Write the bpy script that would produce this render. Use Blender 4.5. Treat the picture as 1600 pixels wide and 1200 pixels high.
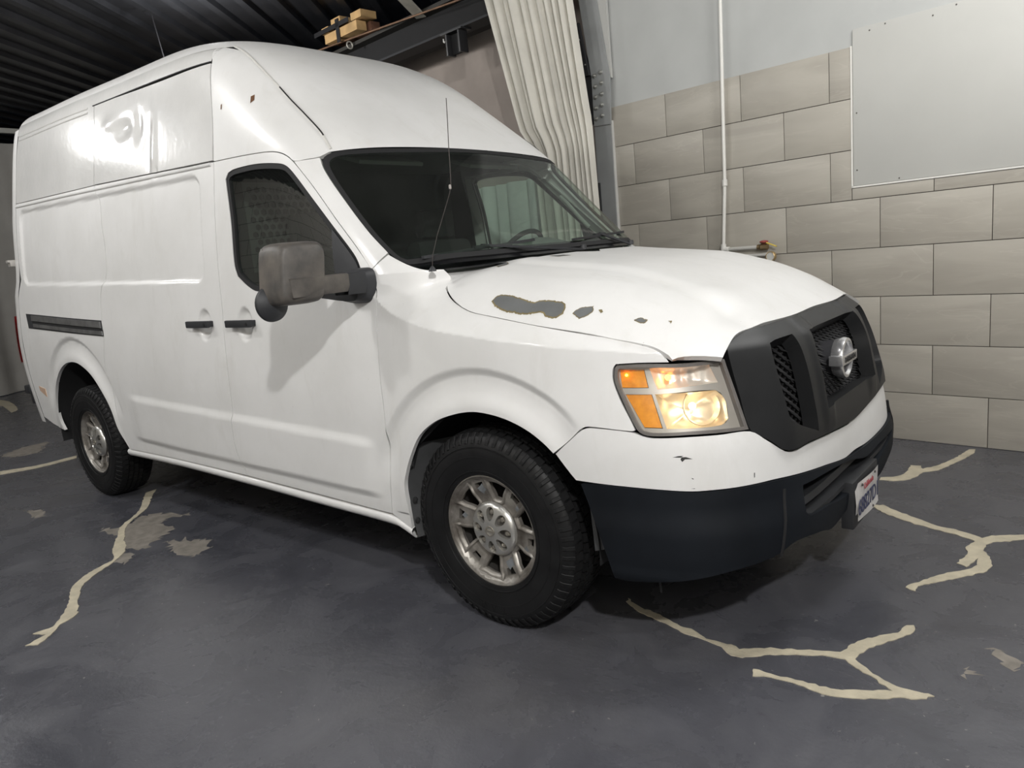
import bpy, bmesh, math, random
import numpy as np
from mathutils import Matrix, Vector
from mathutils.geometry import delaunay_2d_cdt
random.seed(4); rng=np.random.RandomState(4)
for o in list(bpy.data.objects): bpy.data.objects.remove(o)
SC=bpy.context.scene; COL=SC.collection
# ---------------------------------------------------------------- camera
cd=bpy.data.cameras.new('camera'); cam=bpy.data.objects.new('camera',cd); COL.objects.link(cam)
CR=[[0.77134, 0.629732, -0.09205], [0.042466, -0.195241, -0.979835], [-0.635005, 0.751877, -0.17734]]
M=Matrix(((CR[0][0],-CR[1][0],-CR[2][0],0),(CR[0][1],-CR[1][1],-CR[2][1],0),(CR[0][2],-CR[1][2],-CR[2][2],0),(0,0,0,1)))
cam.matrix_world=Matrix.Translation((1.84702, -2.94778, 1.44854))@M
cd.sensor_width=36; cd.lens=1150.6/1600*36; cd.clip_start=.05; cd.clip_end=100
SC.camera=cam
# ---------------------------------------------------------------- world, lamps, exposure
wd=bpy.data.worlds.new('night'); SC.world=wd; wd.use_nodes=True
wd.node_tree.nodes['Background'].inputs[0].default_value=(.55,.65,.9,1); wd.node_tree.nodes['Background'].inputs[1].default_value=.012
SC.view_settings.view_transform='Standard'; SC.view_settings.look='None'; SC.view_settings.gamma=1
SC.view_settings.use_curve_mapping=False; SC.view_settings.exposure=0.12
def lamp(name,loc,power,r=.12,col=(1,.99,.97)):
    l=bpy.data.lights.new(name,'POINT'); l.energy=power; l.color=col; l.shadow_soft_size=r
    o=bpy.data.objects.new(name,l); COL.objects.link(o); o.location=loc; return o
lamp('ceiling_lamp_rear',(-6.5,-2.2,3.5),75,.16)
lamp('ceiling_lamp_key',(3.4,-3.9,3.7),560,.07)
lamp('ceiling_lamp_side',(-1.9,-4.2,3.75),130,.14)
lamp('ceiling_lamp_over',(.6,-2.4,3.85),25,.18)
lamp('ceiling_lamp_middle',(-3.6,-2.5,3.75),105,.12)
lamp('ceiling_lamp_wall',(2.1,.7,3.75),165,.55)
lamp('deck_fill_light',(-4.95,1.0,3.52),55,.08)  # added light to brighten the roof sheet ribs, hidden behind the van roof
def ci(x, xs, ys):
    """monotone cubic interpolation (vectorised)"""
    xs=np.asarray(xs,float); ys=np.asarray(ys,float); x=np.asarray(x,float)
    h=np.diff(xs); d=np.diff(ys)/h
    m=np.empty(len(xs)); m[0]=d[0]; m[-1]=d[-1]
    for i in range(1,len(xs)-1):
        m[i]=0. if d[i-1]*d[i]<=0 else 2*d[i-1]*d[i]/(d[i-1]+d[i])
    i=np.clip(np.searchsorted(xs,x)-1,0,len(xs)-2)
    t=(x-xs[i])/h[i]
    lo=t<0; hi=t>1; tc=np.clip(t,0,1)
    y=(ys[i]*(1+2*tc)*(1-tc)**2+m[i]*h[i]*tc*(1-tc)**2+ys[i+1]*tc*tc*(3-2*tc)+m[i+1]*h[i]*tc*tc*(tc-1))
    y=np.where(lo,ys[0]+m[0]*(x-xs[0]),y); y=np.where(hi,ys[-1]+m[-1]*(x-xs[-1]),y)
    return y
def ss(x,a,b):
    t=np.clip((np.asarray(x,float)-a)/(b-a),0,1); return t*t*(3-2*t)
# half width of the side against height
def w_side(z): return ci(z,[.2,.34,.44,.64,.86,1.02,1.18,1.3,1.5,1.74,2.0,2.23,2.47,2.56,2.61,2.65,2.68,2.70],[.965,.985,.997,1.003,1.007,1.003,.993,.981,.966,.94,.905,.868,.825,.803,.775,.735,.69,.64])
RK=.036
def rk(x): return RK*np.minimum(np.asarray(x,float)+1.7,0)      # belt lines climb gently to the rear
def zrk(x,z): return z+rk(x)*ss(z,1.0,1.6)
def x_nose(z): return ci(z,[.2,.32,.45,.62,.72,.95,1.1,1.3],[1.0,1.05,1.072,1.062,1.048,1.01,.985,.97])
NN=3.35
def nn(z): return ci(z,[.3,.5,.75,.9,1.02,1.1],[4.7,4.7,4.4,3.8,3.42,3.35])
def z_crease(x): return ci(x,[-1.0,-.8,-.5,-.3,-.1,.33,.68,.95],[1.95,1.60,1.29,1.205,1.165,1.12,1.09,1.05])
def k_hood(x): return ci(x,[-1.0,-.5,-.3,-.1,.33,.68,.9,1.0],[.20,.20,.205,.25,.245,.19,.14,.12])
TR=[0,.25,.5,.7,.8,.87,.92,.955,.98,.992,.998,1.0]; TT=[1.0,.992,.965,.87,.715,.53,.365,.235,.13,.07,.03,0]
def T_of(r): return ci(r,TR,TT)
def R_of(t): return ci(t,[-.3]+TT[::-1],[1.0]+TR[::-1])
def taper(x,z): return .012*ss(x,-2.2,-3.2)+ .04*ss(x,-3.4,-4.9)
# upper contour family (windscreen, front cap)
UZ=[1.40,1.70,1.97,2.16,2.35,2.5,2.6,2.66,2.70]
U_x0=lambda z: ci(z,UZ,[-.98,-1.36,-1.72,-1.9,-2.05,-2.2,-2.35,-2.5,-2.7])
U_xf=lambda z: ci(z,UZ,[-.20,-.50,-.765,-.97,-1.19,-1.40,-1.58,-1.72,-1.9])
U_n =lambda z: ci(z,UZ,[4.4,5.0,5.6,4.8,4.2,4.2,4.2,4.2,4.2])
U_w = w_side
def rbox(x,z,x0,x1,z0,z1,r,soft):
    cx,cz=(x0+x1)/2,(z0+z1)/2
    qx=np.abs(x-cx)-(x1-x0)/2+r; qz=np.abs(z-cz)-(z1-z0)/2+r
    d=np.hypot(np.maximum(qx,0),np.maximum(qz,0))+np.minimum(np.maximum(qx,qz),0)-r
    return ss(-d,-soft/2,soft/2)
def disp(x,z):
    x,z=np.broadcast_arrays(np.asarray(x,float),np.asarray(z,float))
    zr=zrk(x,z)
    d=np.zeros(x.shape)
    for cx,cz,r2,r1,lx in ((.03,.40,.64,.475,.0),(-3.78,.42,.72,.555,.0)):
        r=np.hypot(x-cx,z-cz); a=np.arctan2(z-cz,x-cx)
        msk=ss(a,.25,.55)*ss(a,2.95,2.6)
        g=-.018*ss(r,r2+.008,r2-.032)*(1-ss(r,r2-.045,r1+.02))
        d=d+g*msk+.008*ss(r,r1+.08,r1+.01)*ss(a,-.1,.3)*ss(a,3.3,2.9)
    bt=.700-.030*(x+.7); bb=.462-.016*(x+.7)
    d=d+.016*ss(z,bt+.028,bt-.022)*ss(z,bb-.022,bb+.022)*ss(x,-.56,-.68)*ss(x,-3.02,-2.8)
    d=d-.015*rbox(x,zr,-4.60,-1.845,1.438,1.968,.07,.03)
    # dents in the high side panel
    for cx,cz,rx,rz,am in ((-2.72,2.36,.11,.05,-.018),(-2.52,2.34,.05,.09,-.012),(-2.33,2.18,.035,.16,.010),(-2.9,2.42,.10,.04,.008),(-2.40,2.25,.10,.16,-.008),(-2.31,2.06,.02,.03,-.010)):
        d=d+am*np.exp(-((x-cx)/rx)**2-((z-cz)/rz)**2)
    # handle bowls
    for cx in (-1.89,-1.50):
        d=d-.022*np.exp(-(((x-cx-.01)/.060)**2+((z-1.215)/.074)**2)**4)
    return d*ss(x,.5,.36)
def W(x,z,det=True):
    x=np.asarray(x,float); z=np.asarray(z,float)
    x,z=np.broadcast_arrays(x,z)
    w=w_side(zrk(x,z))
    # front girdle with shoulder
    rho=np.where(z>z_crease(x),R_of(np.clip((z-z_crease(x))/k_hood(x),0,.999)),1.0)
    xf=x_nose(z)
    q=nn(np.minimum(z,1.1)); lo=np.maximum(rho**q-np.clip(x/xf,0,10)**q,1e-6)**(1/q)
    lo=lo*(1-ss(z,1.37,1.50))
    n=U_n(np.maximum(z,1.4)); x0=U_x0(np.maximum(z,1.4)); a=U_xf(np.maximum(z,1.4))-x0
    up=np.maximum(1-np.clip((x-x0)/a,0,10)**n,1e-6)**(1/n)*ss(z,1.05,1.30)
    ff=np.minimum(.5*(lo+up+np.sqrt((lo-up)**2+.0016)),1.0)
    y=w*ff-taper(x,z)
    if det: y=y+disp(x,z)
    return y
def S(x,z,det=True): 
    y=W(x,z,det); x,z=np.broadcast_arrays(np.asarray(x,float),np.asarray(z,float))
    return np.stack([x,-y,z],-1)
def polar(phi,a,b,n):
    s,c=np.abs(np.sin(phi)),np.abs(np.cos(phi))
    r=1/((s/a)**n+(c/b)**n)**(1/n)
    return r*np.sin(phi),r*np.cos(phi)
def N(phi,z,off=0.):
    phi,z=np.broadcast_arrays(np.asarray(phi,float),np.asarray(z,float))
    x,y=polar(phi,x_nose(z)+off,w_side(z)+off,nn(np.minimum(z,1.1)))
    for _ in range(3):
        zc=z_crease(x); rho=np.where(z>zc,R_of(np.clip((z-zc)/k_hood(x),0,.999)),1.)
    return np.stack([x*rho,-y*rho,z],-1)
def U(phi,z,off=0.):
    phi,z=np.broadcast_arrays(np.asarray(phi,float),np.asarray(z,float))
    x,y=polar(phi,U_xf(z)-U_x0(z)+off,U_w(z)+off,U_n(z))
    return np.stack([x+U_x0(z),-y,z],-1)
def H(x,y):
    x,y=np.broadcast_arrays(np.asarray(x,float),np.asarray(y,float))
    r=(np.clip(x/1.06,0,9)**NN+np.abs(y)**NN)**(1/NN)
    z=z_crease(x)+k_hood(x)*T_of(np.clip(r,0,1.02))
    return np.stack([x,y,z],-1)

def NGo(a,z,o):
    a,z,o=np.broadcast_arrays(np.asarray(a,float),np.asarray(z,float),np.asarray(o,float))
    xf_=ci(z,[.60,.72,.85,.95,1.02,1.08,1.12,1.16],[1.045,1.042,1.026,1.010,.990,.960,.925,.880])
    x,y=polar(a,xf_+o,.985+o,nn(np.minimum(z,1.1))); return np.stack([x,-y,z],-1)
def NG(a,z):
    o=.024-.020*ss(np.abs(np.asarray(a,float)-np.pi/2),.50,.64)-.020*ss(z,1.06,1.13)
    o=o+.012*np.exp(-((np.abs(np.asarray(a,float)-np.pi/2)-.265)/.05)**4)*ss(z,.70,.80)
    return NGo(a,z,o)
def NBm(a,z):
    o=.006+.012*ss(z,.60,.50)-.03*ss(z,.36,.30); x,y=polar(a,x_nose(z)+o,w_side(np.maximum(z,.4))+o,nn(np.minimum(z,1.1))); return np.stack([x,-y,z*np.ones_like(x)],-1)
DATA={'door':[(-1.692,0.411),(-1.43,0.404),(-1.058,0.396),(-0.775,0.388),(-0.546,0.382),(-0.522,0.536),(-0.514,0.65),(-0.497,0.852),(-0.499,0.96),(-0.496,1.066),(-0.495,1.192),(-0.492,1.3),(-0.537,1.424),(-0.612,1.512),(-0.749,1.65),(-0.896,1.801),(-1.005,1.903),(-1.064,1.95),(-1.117,1.977),(-1.186,1.994),(-1.308,2.005),(-1.502,2.015),(-1.688,2.022),(-1.695,1.749),(-1.694,1.496),(-1.691,1.303),(-1.69,1.173),(-1.692,1.009),(-1.699,0.84),(-1.713,0.702),(-1.717,0.562),(-1.691,0.473)],'window':[(-1.583,1.923),(-1.558,1.95),(-1.504,1.96),(-1.309,1.957),(-1.135,1.935),(-1.078,1.916),(-1.021,1.872),(-0.889,1.746),(-0.764,1.625),(-0.645,1.509),(-0.606,1.46),(-0.581,1.401),(-0.577,1.324),(-0.605,1.298),(-0.732,1.307),(-0.865,1.322),(-1.367,1.371),(-1.446,1.402),(-1.52,1.449),(-1.541,1.503),(-1.551,1.72)],'slide':[(-1.688,2.022),(-1.695,1.749),(-1.694,1.496),(-1.691,1.303),(-1.69,1.173),(-1.692,1.009),(-1.699,0.84),(-1.713,0.702),(-1.717,0.562),(-1.691,0.473),(-1.692,0.411),(-2.432,0.416),(-3.124,0.405),(-3.184,0.584),(-3.226,0.797),(-3.227,1.008),(-3.191,1.153),(-3.192,1.26),(-3.18,1.369),(-3.154,1.437),(-3.078,1.553),(-3.071,1.71),(-3.098,1.849),(-3.102,1.966),(-3.149,2.089),(-2.331,2.052)],'quarter':[(-3.149,2.089),(-3.102,1.966),(-3.098,1.849),(-3.071,1.71),(-3.078,1.553),(-3.154,1.437),(-3.18,1.369),(-3.192,1.26),(-3.191,1.153),(-3.227,1.008),(-3.226,0.797),(-3.184,0.584),(-3.124,0.405),(-3.211,0.521),(-3.262,0.665),(-3.334,0.77),(-3.467,0.89),(-3.65,0.959),(-3.803,0.968),(-3.936,0.946),(-4.083,0.882),(-4.224,0.767),(-4.296,0.64),(-4.309,0.514),(-4.263,0.43),(-4.493,0.458),(-4.693,0.503),(-4.779,0.79),(-4.825,1.121),(-4.815,1.251),(-4.786,1.44),(-4.668,1.577),(-4.679,1.679),(-4.682,1.948),(-4.661,2.141),(-3.58,2.101)],'fender':[(-0.546,0.382),(-0.44,0.328),(-0.427,0.409),(-0.424,0.526),(-0.408,0.578),(-0.362,0.664),(-0.291,0.758),(-0.193,0.823),(-0.088,0.859),(0.01,0.876),(0.1,0.872),(0.186,0.855),(0.267,0.824),(0.328,0.786),(0.367,0.753),(0.432,0.806),(0.481,0.847),(0.51,0.855),(0.655,0.845),(0.666,0.849),(0.654,0.875),(0.615,0.948),(0.591,1.009),(0.591,1.046),(0.599,1.058),(0.669,1.059),(0.751,1.054),(0.727,1.092),(0.696,1.108),(0.656,1.12),(0.555,1.143),(0.316,1.183),(0.046,1.226),(-0.039,1.241),(-0.12,1.268),(-0.191,1.298),(-0.246,1.327),(-0.281,1.402),(-0.296,1.404),(-0.32,1.405),(-0.362,1.42),(-0.406,1.442),(-0.475,1.482),(-0.537,1.424),(-0.492,1.3),(-0.495,1.192),(-0.496,1.066),(-0.499,0.96),(-0.497,0.852),(-0.514,0.65),(-0.522,0.536)],'pillar':[(-0.537,1.424),(-0.612,1.512),(-0.749,1.65),(-0.896,1.801),(-1.005,1.903),(-1.033,1.929),(-0.957,1.927),(-0.897,1.927),(-0.858,1.87),(-0.741,1.742),(-0.587,1.586),(-0.477,1.487)],'capside':[(-1.688,2.022),(-1.696,2.249),(-1.749,2.52),(-1.788,2.58),(-1.803,2.622),(-1.62,2.557),(-1.488,2.47),(-1.347,2.36),(-1.213,2.25),(-1.088,2.151),(-0.964,2.053),(-0.864,1.951),(-0.898,1.93),(-0.957,1.927),(-1.033,1.929),(-1.064,1.95),(-1.117,1.977),(-1.186,1.994),(-1.308,2.005),(-1.502,2.015)],'upmid':[(-1.697,2.025),(-1.696,2.249),(-1.749,2.52),(-2.326,2.536),(-3.143,2.581),(-3.135,2.436),(-3.149,2.089),(-2.331,2.052)],'uprear':[(-3.149,2.089),(-3.135,2.436),(-3.143,2.581),(-3.746,2.605),(-4.576,2.645),(-4.629,2.476),(-4.661,2.141),(-3.58,2.101)],'track':[(-4.66,1.309),(-3.205,1.248),(-3.189,1.157),(-4.635,1.215)],'mirrormount':[(-0.767,1.625),(-0.645,1.509),(-0.606,1.46),(-0.581,1.401),(-0.577,1.324),(-0.605,1.293),(-0.734,1.285),(-0.734,1.329),(-0.744,1.389)],'cover':[(1.571,0.565),(1.446,0.569),(1.226,0.608),(0.981,0.649),(0.907,0.654),(0.788,0.655),(0.736,0.654),(0.655,0.659),(0.574,0.662),(0.5,0.663),(0.418,0.665),(0.402,0.684),(0.351,0.753),(0.407,0.806),(0.45,0.846),(0.475,0.854),(0.596,0.845),(0.623,0.833),(0.648,0.827),(0.745,0.827),(0.811,0.825),(0.908,0.819),(0.961,0.777),(1.037,0.721),(1.159,0.714),(1.338,0.697),(1.53,0.68),(1.571,0.686)],'grille':[(1.571,0.688),(1.487,0.692),(1.297,0.71),(1.132,0.726),(1.025,0.728),(0.961,0.777),(0.91,0.818),(0.896,0.931),(0.889,1.043),(0.891,1.078),(0.918,1.093),(0.975,1.116),(1.118,1.124),(1.299,1.126),(1.571,1.126)],'gr_side':[(1.05,1.07),(1.085,1.076),(1.189,1.078),(1.201,1.03),(1.203,0.949),(1.206,0.866),(1.207,0.794),(1.202,0.744),(1.128,0.778),(1.076,0.805),(1.055,0.82),(1.047,0.884),(1.042,0.962),(1.043,1.033)],'gr_mid':[(1.301,1.077),(1.279,0.997),(1.282,0.914),(1.281,0.804)],'lamp':[(0.558,1.046),(0.566,1.058),(0.632,1.059),(0.715,1.052),(0.771,1.05),(0.871,1.051),(0.884,0.979),(0.906,0.822),(0.811,0.827),(0.745,0.829),(0.649,0.829),(0.623,0.835),(0.607,0.851),(0.572,0.948),(0.555,1.009)],'amber_up':[(0.575,1.039),(0.644,1.036),(0.652,0.977),(0.578,0.98)],'amber_low':[(0.586,0.96),(0.659,0.957),(0.679,0.85),(0.631,0.853)],'turn':[(0.658,1.039),(0.826,1.039),(0.847,0.975),(0.675,0.971)],'main':[(0.667,0.957),(0.835,0.953),(0.857,0.924),(0.857,0.862),(0.835,0.846),(0.689,0.848)],'bump':[(1.571,0.4),(1.276,0.367),(1.153,0.405),(1.017,0.433),(0.95,0.415),(0.825,0.394),(0.72,0.365),(0.643,0.348),(0.556,0.329),(0.519,0.335),(0.479,0.502),(0.434,0.658),(0.5,0.663),(0.574,0.662),(0.654,0.659),(0.734,0.654),(0.786,0.655),(0.903,0.655),(0.976,0.65),(1.213,0.611),(1.423,0.575),(1.571,0.562)],'bump_seam':[(0.991,0.64),(0.957,0.435)],'intake':[(1.495,0.551),(1.288,0.579),(1.078,0.597),(1.071,0.549),(1.069,0.512),(1.091,0.492),(1.215,0.476),(1.382,0.448)],'hood':[(-0.105,-0.094),(-0.104,-0.389),(-0.312,-0.488),(-0.371,-0.677),(-0.36,-0.701),(-0.234,-0.833),(-0.177,-0.875),(-0.109,-0.907),(-0.03,-0.926),(0.053,-0.932),(0.321,-0.943),(0.562,-0.922),(0.665,-0.9),(0.705,-0.891),(0.738,-0.89),(0.77,-0.891),(0.893,-0.781),(0.888,-0.742),(0.878,-0.617),(0.91,-0.452),(0.929,-0.251)],'patches':[[(0.035,-0.874),(0.046,-0.847),(0.093,-0.84),(0.191,-0.853),(0.226,-0.858),(0.239,-0.848),(0.331,-0.84),(0.359,-0.859),(0.364,-0.884),(0.34,-0.905),(0.305,-0.905),(0.275,-0.893),(0.227,-0.906),(0.141,-0.907),(0.071,-0.894)],[(0.395,-0.875),(0.409,-0.85),(0.454,-0.827),(0.461,-0.856),(0.431,-0.888)],[(0.477,-0.836),(0.486,-0.83),(0.496,-0.835),(0.49,-0.846)],[(0.602,-0.822),(0.613,-0.806),(0.641,-0.798),(0.64,-0.815),(0.623,-0.826)],[(0.697,-0.762),(0.705,-0.755),(0.709,-0.77)],[(-0.248,-0.507),(-0.294,-0.404),(-0.119,-0.571),(-0.12,-0.638)],[(-0.079,-0.339),(-0.062,-0.258),(-0.017,-0.259),(-0.033,-0.337)]],'ws':[(1.571,1.978),(1.395,1.975),(1.136,1.962),(0.897,1.95),(0.811,1.946),(0.769,1.935),(0.734,1.914),(0.706,1.873),(0.652,1.742),(0.61,1.587),(0.599,1.487),(0.604,1.452),(0.627,1.43),(0.675,1.431),(0.78,1.439),(0.955,1.439),(1.571,1.438)],'chips':[[(0.693,0.765),(0.708,0.769),(0.72,0.769),(0.714,0.765),(0.726,0.765),(0.742,0.758),(0.723,0.758),(0.716,0.75),(0.712,0.758),(0.715,0.764)],[(0.735,0.699),(0.739,0.697),(0.741,0.694),(0.737,0.695)],[(0.899,0.69),(0.902,0.691),(0.9,0.676),(0.898,0.676)],[(0.732,0.664),(0.742,0.666),(0.741,0.664)]],'rust':[(-1.356,2.291),(-1.344,2.292),(-1.327,2.268),(-1.338,2.263),(-1.587,2.296),(-1.576,2.294),(-1.574,2.275),(-1.584,2.277)],'cracks':[],'crackpoly':[[(0.83,1.39),(0.903,1.436),(0.933,1.527),(0.936,1.61),(0.923,1.678),(0.981,1.678),(0.999,1.629),(1.059,1.726),(1.125,1.924),(1.164,2.112),(1.194,2.131),(1.193,2.028),(1.145,1.845),(1.075,1.634),(1.015,1.562),(0.999,1.477),(0.966,1.402),(0.904,1.354),(0.84,1.348)],[(0.894,0.924),(0.947,0.953),(1.019,0.894),(1.116,0.837),(1.223,0.77),(1.316,0.751),(1.41,0.704),(1.441,0.746),(1.552,0.819),(1.558,0.758),(1.493,0.706),(1.444,0.667),(1.431,0.578),(1.466,0.485),(1.478,0.404),(1.457,0.334),(1.391,0.25),(1.322,0.156),(1.28,0.11),(1.267,0.048),(1.236,0.062),(1.235,0.082),(1.265,0.133),(1.311,0.223),(1.382,0.311),(1.423,0.376),(1.423,0.463),(1.397,0.362),(1.359,0.386),(1.382,0.506),(1.365,0.583),(1.392,0.655),(1.312,0.696),(1.218,0.724),(1.117,0.764),(1.023,0.811),(0.953,0.863)],[(0.326,-0.537),(0.397,-0.575),(0.505,-0.6),(0.611,-0.633),(0.658,-0.64),(0.735,-0.671),(0.823,-0.666),(0.858,-0.682),(0.932,-0.629),(1.011,-0.592),(1.088,-0.554),(1.155,-0.532),(1.179,-0.446),(1.228,-0.367),(1.282,-0.305),(1.294,-0.241),(1.322,-0.23),(1.331,-0.266),(1.298,-0.342),(1.243,-0.428),(1.216,-0.492),(1.205,-0.546),(1.248,-0.584),(1.312,-0.624),(1.37,-0.644),(1.412,-0.638),(1.457,-0.639),(1.414,-0.684),(1.373,-0.696),(1.317,-0.74),(1.243,-0.776),(1.177,-0.792),(1.093,-0.784),(1.009,-0.788),(0.956,-0.811),(0.944,-0.768),(1.002,-0.769),(1.085,-0.76),(1.174,-0.757),(1.232,-0.738),(1.346,-0.673),(1.292,-0.636),(1.22,-0.601),(1.178,-0.568),(1.144,-0.569),(1.083,-0.593),(1.007,-0.634),(0.933,-0.681),(0.885,-0.724),(0.848,-0.727),(0.797,-0.697),(0.719,-0.68),(0.666,-0.679),(0.538,-0.64),(0.432,-0.617),(0.349,-0.576)],[(-3.464,-0.723),(-3.259,-0.854),(-3.08,-0.962),(-2.86,-1.181),(-2.641,-1.298),(-2.412,-1.389),(-2.295,-1.499),(-2.214,-1.617),(-2.136,-1.708),(-1.966,-1.802),(-1.787,-1.873),(-1.742,-1.954),(-1.661,-2.033),(-1.625,-2.084),(-1.669,-2.121),(-1.698,-2.03),(-1.765,-2.063),(-1.748,-1.983),(-1.828,-1.923),(-1.961,-1.843),(-2.132,-1.77),(-2.245,-1.667),(-2.3,-1.557),(-2.335,-1.483),(-2.487,-1.427),(-2.728,-1.298),(-2.86,-1.228),(-3.058,-1.031),(-3.318,-0.881),(-3.459,-0.799)],[(-5.498,-1.116),(-5.363,-0.865),(-5.363,-0.554),(-5.252,-0.596),(-5.255,-0.9),(-5.363,-1.155)],[(-10.746,0.385),(-10.298,0.376),(-9.295,0.175),(-9.105,0.044),(-9.926,0.189),(-10.064,0.19)]],'worn':[[(-2.961,-1.3),(-2.85,-1.232),(-2.94,-1.051),(-2.852,-0.959),(-2.653,-0.89),(-2.715,-0.993),(-2.683,-1.072),(-2.503,-1.064),(-2.412,-1.185),(-2.328,-1.326),(-2.418,-1.372),(-2.202,-1.451),(-2.268,-1.504),(-2.485,-1.386),(-2.649,-1.302),(-2.818,-1.321)],[(-2.333,-1.208),(-2.232,-1.137),(-2.083,-1.062),(-1.96,-1.159),(-1.916,-1.241),(-2.028,-1.269)],[(-3.95,-1.421),(-3.864,-1.354),(-3.671,-1.371),(-3.632,-1.43)],[(-6.253,-0.9),(-6.416,-0.635),(-6.414,-0.436),(-5.923,-0.683),(-6.035,-0.86)],[(1.544,-0.28),(1.576,-0.248),(1.633,-0.295),(1.656,-0.358),(1.605,-0.354)],[(1.491,-0.422),(1.52,-0.426),(1.536,-0.47),(1.508,-0.475)]]}
# ---------------------------------------------------------------- materials
def nodes(name):
    m=bpy.data.materials.new(name); m.use_nodes=True; nt=m.node_tree
    return m,nt,nt.nodes['Principled BSDF']
def tex(nt,scale=(1,1,1),obj=True,rnd=False):
    tc=nt.nodes.new('ShaderNodeTexCoord'); mp=nt.nodes.new('ShaderNodeMapping'); mp.inputs['Scale'].default_value=scale
    nt.links.new(tc.outputs['Object'],mp.inputs['Vector'])
    if rnd:
        oi=nt.nodes.new('ShaderNodeObjectInfo'); mu=nt.nodes.new('ShaderNodeMath'); mu.operation='MULTIPLY'; mu.inputs[1].default_value=37
        nt.links.new(oi.outputs['Random'],mu.inputs[0]); nt.links.new(mu.outputs[0],mp.inputs['Location'])
    return mp.outputs['Vector']
def noise(nt,vec,scale,detail=4,rough=.55,dist=0):
    n=nt.nodes.new('ShaderNodeTexNoise'); n.inputs['Scale'].default_value=scale; n.inputs['Detail'].default_value=detail
    n.inputs['Roughness'].default_value=rough; n.inputs['Distortion'].default_value=dist
    nt.links.new(vec,n.inputs['Vector']); return n.outputs['Fac']
def ramp(nt,fac,stops):
    r=nt.nodes.new('ShaderNodeValToRGB'); e=r.color_ramp.elements
    while len(e)<len(stops): e.new(.5)
    for q,(p,c) in zip(e,stops):
        q.position=p; q.color=(c,c,c,1) if isinstance(c,(int,float)) else (*c,1)
    nt.links.new(fac,r.inputs['Fac']); return r.outputs['Color']
def mixc(nt,f,a,b):
    m=nt.nodes.new('ShaderNodeMix'); m.data_type='RGBA'
    for k,v in ((0,f),(6,a),(7,b)):
        if hasattr(v,'is_output') or hasattr(v,'links'): nt.links.new(v,m.inputs[k])
        else: m.inputs[k].default_value=v if k==0 else (*v,1)
    return m.outputs[2]
def bump(nt,b,h,strength,dist=.01):
    n=nt.nodes.new('ShaderNodeBump'); n.inputs['Strength'].default_value=strength; n.inputs['Distance'].default_value=dist
    nt.links.new(h,n.inputs['Height']); nt.links.new(n.outputs[0],b.inputs['Normal'])
def plain(name,c,rough=.5,metal=0,coat=0,var=.0,vs=8,bs=0,bd=.002,scale=(1,1,1),rvar=0,c2=None,spec=.5):
    m,nt,b=nodes(name)
    b.inputs['Roughness'].default_value=rough; b.inputs['Metallic'].default_value=metal
    b.inputs['Specular IOR Level'].default_value=spec; b.inputs['Coat Weight'].default_value=coat; b.inputs['Coat Roughness'].default_value=.12
    b.inputs['Base Color'].default_value=(*c,1)
    if var or c2 or bs or rvar:
        v=tex(nt,scale); f=noise(nt,v,vs,5)
        if var or c2:
            lo=c2 if c2 else tuple(x*(1-var) for x in c); hi=tuple(min(1,x*(1+var)) for x in c)
            nt.links.new(ramp(nt,f,[(.32,lo),(.68,hi)]),b.inputs['Base Color'])
        if rvar: nt.links.new(ramp(nt,f,[(.3,max(0,rough-rvar)),(.7,min(1,rough+rvar))]),b.inputs['Roughness'])
        if bs: bump(nt,b,noise(nt,v,vs*6,3),bs,bd)
    return m
def emit(name,c,s):
    m,nt,b=nodes(name); b.inputs['Base Color'].default_value=(*c,1); b.inputs['Emission Color'].default_value=(*c,1); b.inputs['Emission Strength'].default_value=s; return m
def glass(name,tint,ior=1.5,rough=.0,haze=0):
    m=bpy.data.materials.new(name); m.use_nodes=True; nt=m.node_tree; nt.nodes.clear()
    out=nt.nodes.new('ShaderNodeOutputMaterial'); mx=nt.nodes.new('ShaderNodeMixShader'); fr=nt.nodes.new('ShaderNodeFresnel')
    ge=nt.nodes.new('ShaderNodeNewGeometry'); mr=nt.nodes.new('ShaderNodeMapRange'); mr.inputs[3].default_value=ior; mr.inputs[4].default_value=1/ior   # same mirror strength from both faces of the pane
    nt.links.new(ge.outputs['Backfacing'],mr.inputs[0]); nt.links.new(mr.outputs[0],fr.inputs[0])
    t=nt.nodes.new('ShaderNodeBsdfTransparent'); t.inputs[0].default_value=(*tint,1)
    g=nt.nodes.new('ShaderNodeBsdfGlossy'); g.inputs['Roughness'].default_value=rough
    nt.links.new(fr.outputs[0],mx.inputs[0]); nt.links.new(t.outputs[0],mx.inputs[1]); nt.links.new(g.outputs[0],mx.inputs[2])
    if haze:
        d=nt.nodes.new('ShaderNodeBsdfDiffuse'); d.inputs[0].default_value=(.45,.47,.44,1); m2=nt.nodes.new('ShaderNodeMixShader')
        tc=nt.nodes.new('ShaderNodeTexCoord'); f=noise(nt,tc.outputs['Object'],3,5)
        r=nt.nodes.new('ShaderNodeMapRange'); r.inputs[1].default_value=.35; r.inputs[2].default_value=.8; r.inputs[3].default_value=haze*.4; r.inputs[4].default_value=haze
        nt.links.new(f,r.inputs[0]); nt.links.new(r.outputs[0],m2.inputs[0]); nt.links.new(mx.outputs[0],m2.inputs[1]); nt.links.new(d.outputs[0],m2.inputs[2]); nt.links.new(m2.outputs[0],out.inputs[0])
    else: nt.links.new(mx.outputs[0],out.inputs[0])
    return m
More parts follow.
